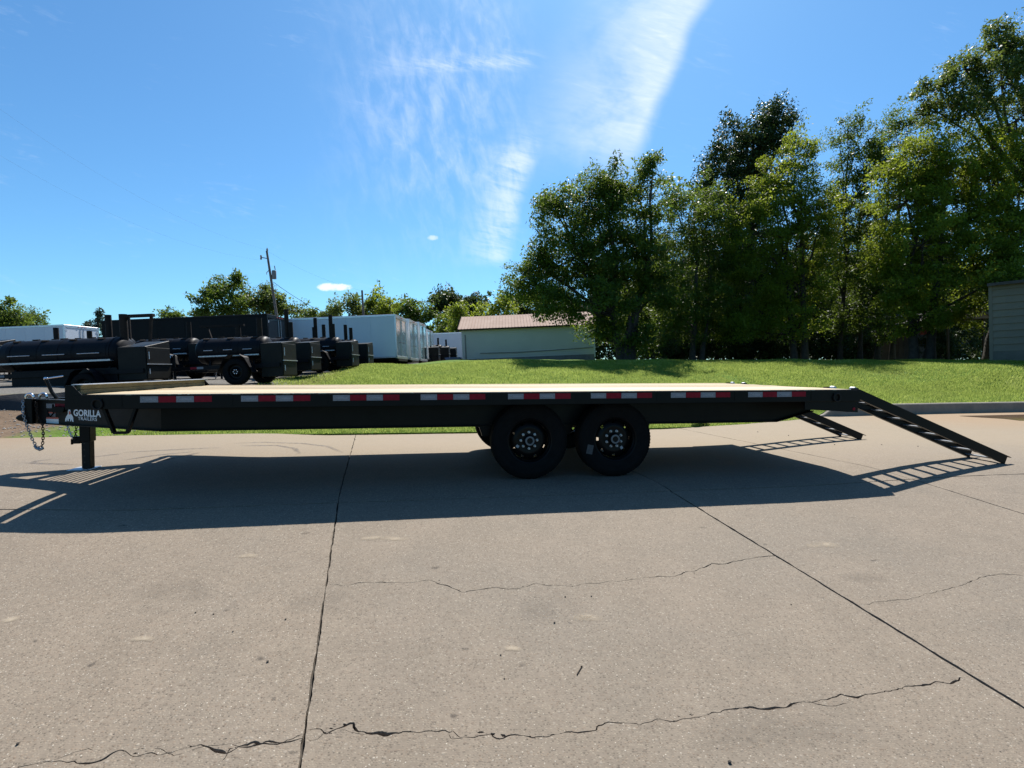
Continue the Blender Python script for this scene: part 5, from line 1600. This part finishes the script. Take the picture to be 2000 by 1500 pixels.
for u0 in (3.68, 4.594, 5.51):
    for v0 in (.5, W - .5):
        MB().prism([(u0 - .07, .535), (u0 + .07, .535), (u0 + .035, .43), (u0 - .035, .43)], 'Y', v0 - .03, v0 + .03).build('spring_hanger', M['black'], T)
# sticker left on the tyre tread wall of the rear wheel
MB().box(-.034, .034, -.0006, 0, -.05, .05).build('tyre_label', M['dim_label'], T).location = (4.775, .1685, .305)
bpy.data.objects['tyre_label'].rotation_euler = (0, .2, 0)

# ramps let down from the tail
HU, HZ, FU, FZ = 7.875, ZD - .045, 9.87, .052
dl = math.hypot(FU - HU, HZ - FZ); ang = math.atan2(HZ - FZ, FU - HU)
def make_ramp(v0):
    wr = .42
    e = np.array([(FU - HU) / dl, 0, -(HZ - FZ) / dl]); up = np.array([-e[2], 0, e[0]])
    mb = MB()
    for v_, s in ((0, 1), (wr, -1)):
        a = np.array([HU - .02, v0 + v_, HZ]); b_ = np.array([FU, v0 + v_, FZ + .035])
        for (o0, o1, h0, h1) in ((0, .007, -.045, .045), (-.0005, .04, .0455, .052), (-.0005, .04, -.052, -.0455)):
            o0, o1 = sorted((s * o0, s * o1)); y0, y1 = np.array([0, o0, 0]), np.array([0, o1, 0])
            ext = e * (.055 if h0 > 0 else 0.0)
            mb.hexa([a + y0 + up * h0, b_ + y0 + up * h0 + ext, b_ + y1 + up * h0 + ext, a + y1 + up * h0, a + y0 + up * h1, b_ + y0 + up * h1 + ext, b_ + y1 + up * h1 + ext, a + y1 + up * h1])
    rp = mb.build('ramp', M['black'], T)
    rg = MB()
    # angle iron: an upright leg and a flat leg, along Y
    rg.box(-.030, .034, .008, wr - .008, .012, .019).box(.027, .034, .008, wr - .008, -.004, .012)
    me = rg.mesh('rung'); me.materials.append(M['rung'])
    for i in range(9):
        s = .12 + (dl - .19) * i / 8.0; p = np.array([HU, v0, HZ]) + e * s
        place('rung', me, rp, tuple(p))
    for v_ in (.06, wr - .06):
        MB().lathe([(.001, -.03), (.022, -.03), (.022, .03), (.001, .03)], (HU - .03, v0 + v_, ZD + .006), 'Y', 12).build('hinge', M['galv'], rp, True)
    return rp
M['rung'] = simple('mid_grey_steel', (.34, .35, .37), (.24, .25, .26), .38, metal=.3, scale=14)  # mid grey, paler than the black side rails
make_ramp(.0); make_ramp(2.10)
for v0 in (.0, .42, 2.10, 2.52):
    MB().box(LEN - .06, LEN + .03, v0 - .01, v0 + .012, ZD - .10, ZD + .018).build('hinge_ear', M['black'], T, bevel=.006)

# ------------------------------------------------------------------ small things on the drive
P = gpt(1127, 1319); Q = gpt(1136, 1304)
d = Q - P
o = MB().tube([(0, 0, 0), tuple(d)], .0028, 6).lathe([(.001, 0), (.0055, 0), (.0055, .0012), (.001, .0012)], tuple(d), 'Y', 8).build('nail', M['rust_black']); o.location = (P[0], P[1], P[2] + .004)
tag(o, 'dark steel nail lying on the concrete between the two long cracks', 'nail')
P = gpt(1378, 835)
mb = MB(); n = 7; r_ = random.Random(5)
vs = [(-.22 + .44 * i / (n - 1) + r_.uniform(-.02, .02), -.05 + .10 * j + r_.uniform(-.02, .02), .02 + .05 * abs(math.sin(i * 1.7 + j)) + r_.uniform(0, .03)) for j in range(3) for i in range(n)]
mb.add(vs, [(j * n + i, j * n + i + 1, (j + 1) * n + i + 1, (j + 1) * n + i) for j in range(2) for i in range(n - 1)])
o = mb.build('paper_scrap', M['paper']); so = o.modifiers.new('thickness', 'SOLIDIFY'); so.thickness = .002; o.location = (P[0], P[1] + .25, P[2] + .03); o.rotation_euler = (0, .25, .4)
tag(o, 'crumpled tan paper scrap at the lawn edge under the trailer tail', 'paper scrap')
pb = MB().lathe([(.001, -.004), (.006, -.002), (.0085, .002), (.006, .005), (.001, .006)], (0, 0, 0), 'Z', 7).mesh('pebble'); pb.materials.append(M['joint'])
for px, py, sc, lab in [(1083, 1217, 1.2, 'blackest pebble on the drive, right of the middle between the two long cracks'), (978, 1280, .8, 'tiny dark pebble upper of the two left of the nail'), (985, 1326, .7, 'tiny dark pebble lower of the two left of the nail'),
                        (1104, 1166, .9, 'tiny dark pebble just below the upper crack, left of its pair'), (1155, 1165, .8, 'tiny dark pebble just below the upper crack, right of its pair'), (523, 1293, 1.1, 'larger dark pebble left of the long left joint, above the broken crack'),
                        (455, 1234, .8, 'dark pebble on the left slab, middle of its open area'), (417, 1200, .8, 'dark pebble on the left slab, right one of the upper pair'), (382, 1197, .8, 'dark pebble on the left slab, left one of the upper pair'),
                        (558, 1210, .9, 'dark pebble close to the left side of the long left joint'), (1425, 1490, 1.4, 'dark pebble at the bottom edge of the picture'), (1545, 1181, .8, 'tiny dark pebble left of the wide right joint'),
                        (1630, 869, 1.6, 'dark crumb on the concrete just below the foot of the far ramp'), (1722, 869, 1.4, 'dark crumb on the concrete between the two ramps'), (1793, 872, 1.4, 'dark crumb under the middle of the near ramp'),
                        (1480, 844, 1.8, 'dark crumb in front of the lawn, left of the far ramp'), (1540, 851, 1.7, 'dark crumb in the sun just left of the far ramp'), (35, 1454, 1.2, 'dark pebble at the bottom left corner of the drive')]:
    P = gpt(px, py); o = place('pebble', pb, None, (P[0], P[1], P[2] + .003 * sc), (0, 0, px)); sc *= .72; o.scale = (sc * random.uniform(.8, 1.3), sc, sc * .8)
    tag(o, lab, 'pebble', 'dark pebbles scattered on the drive')
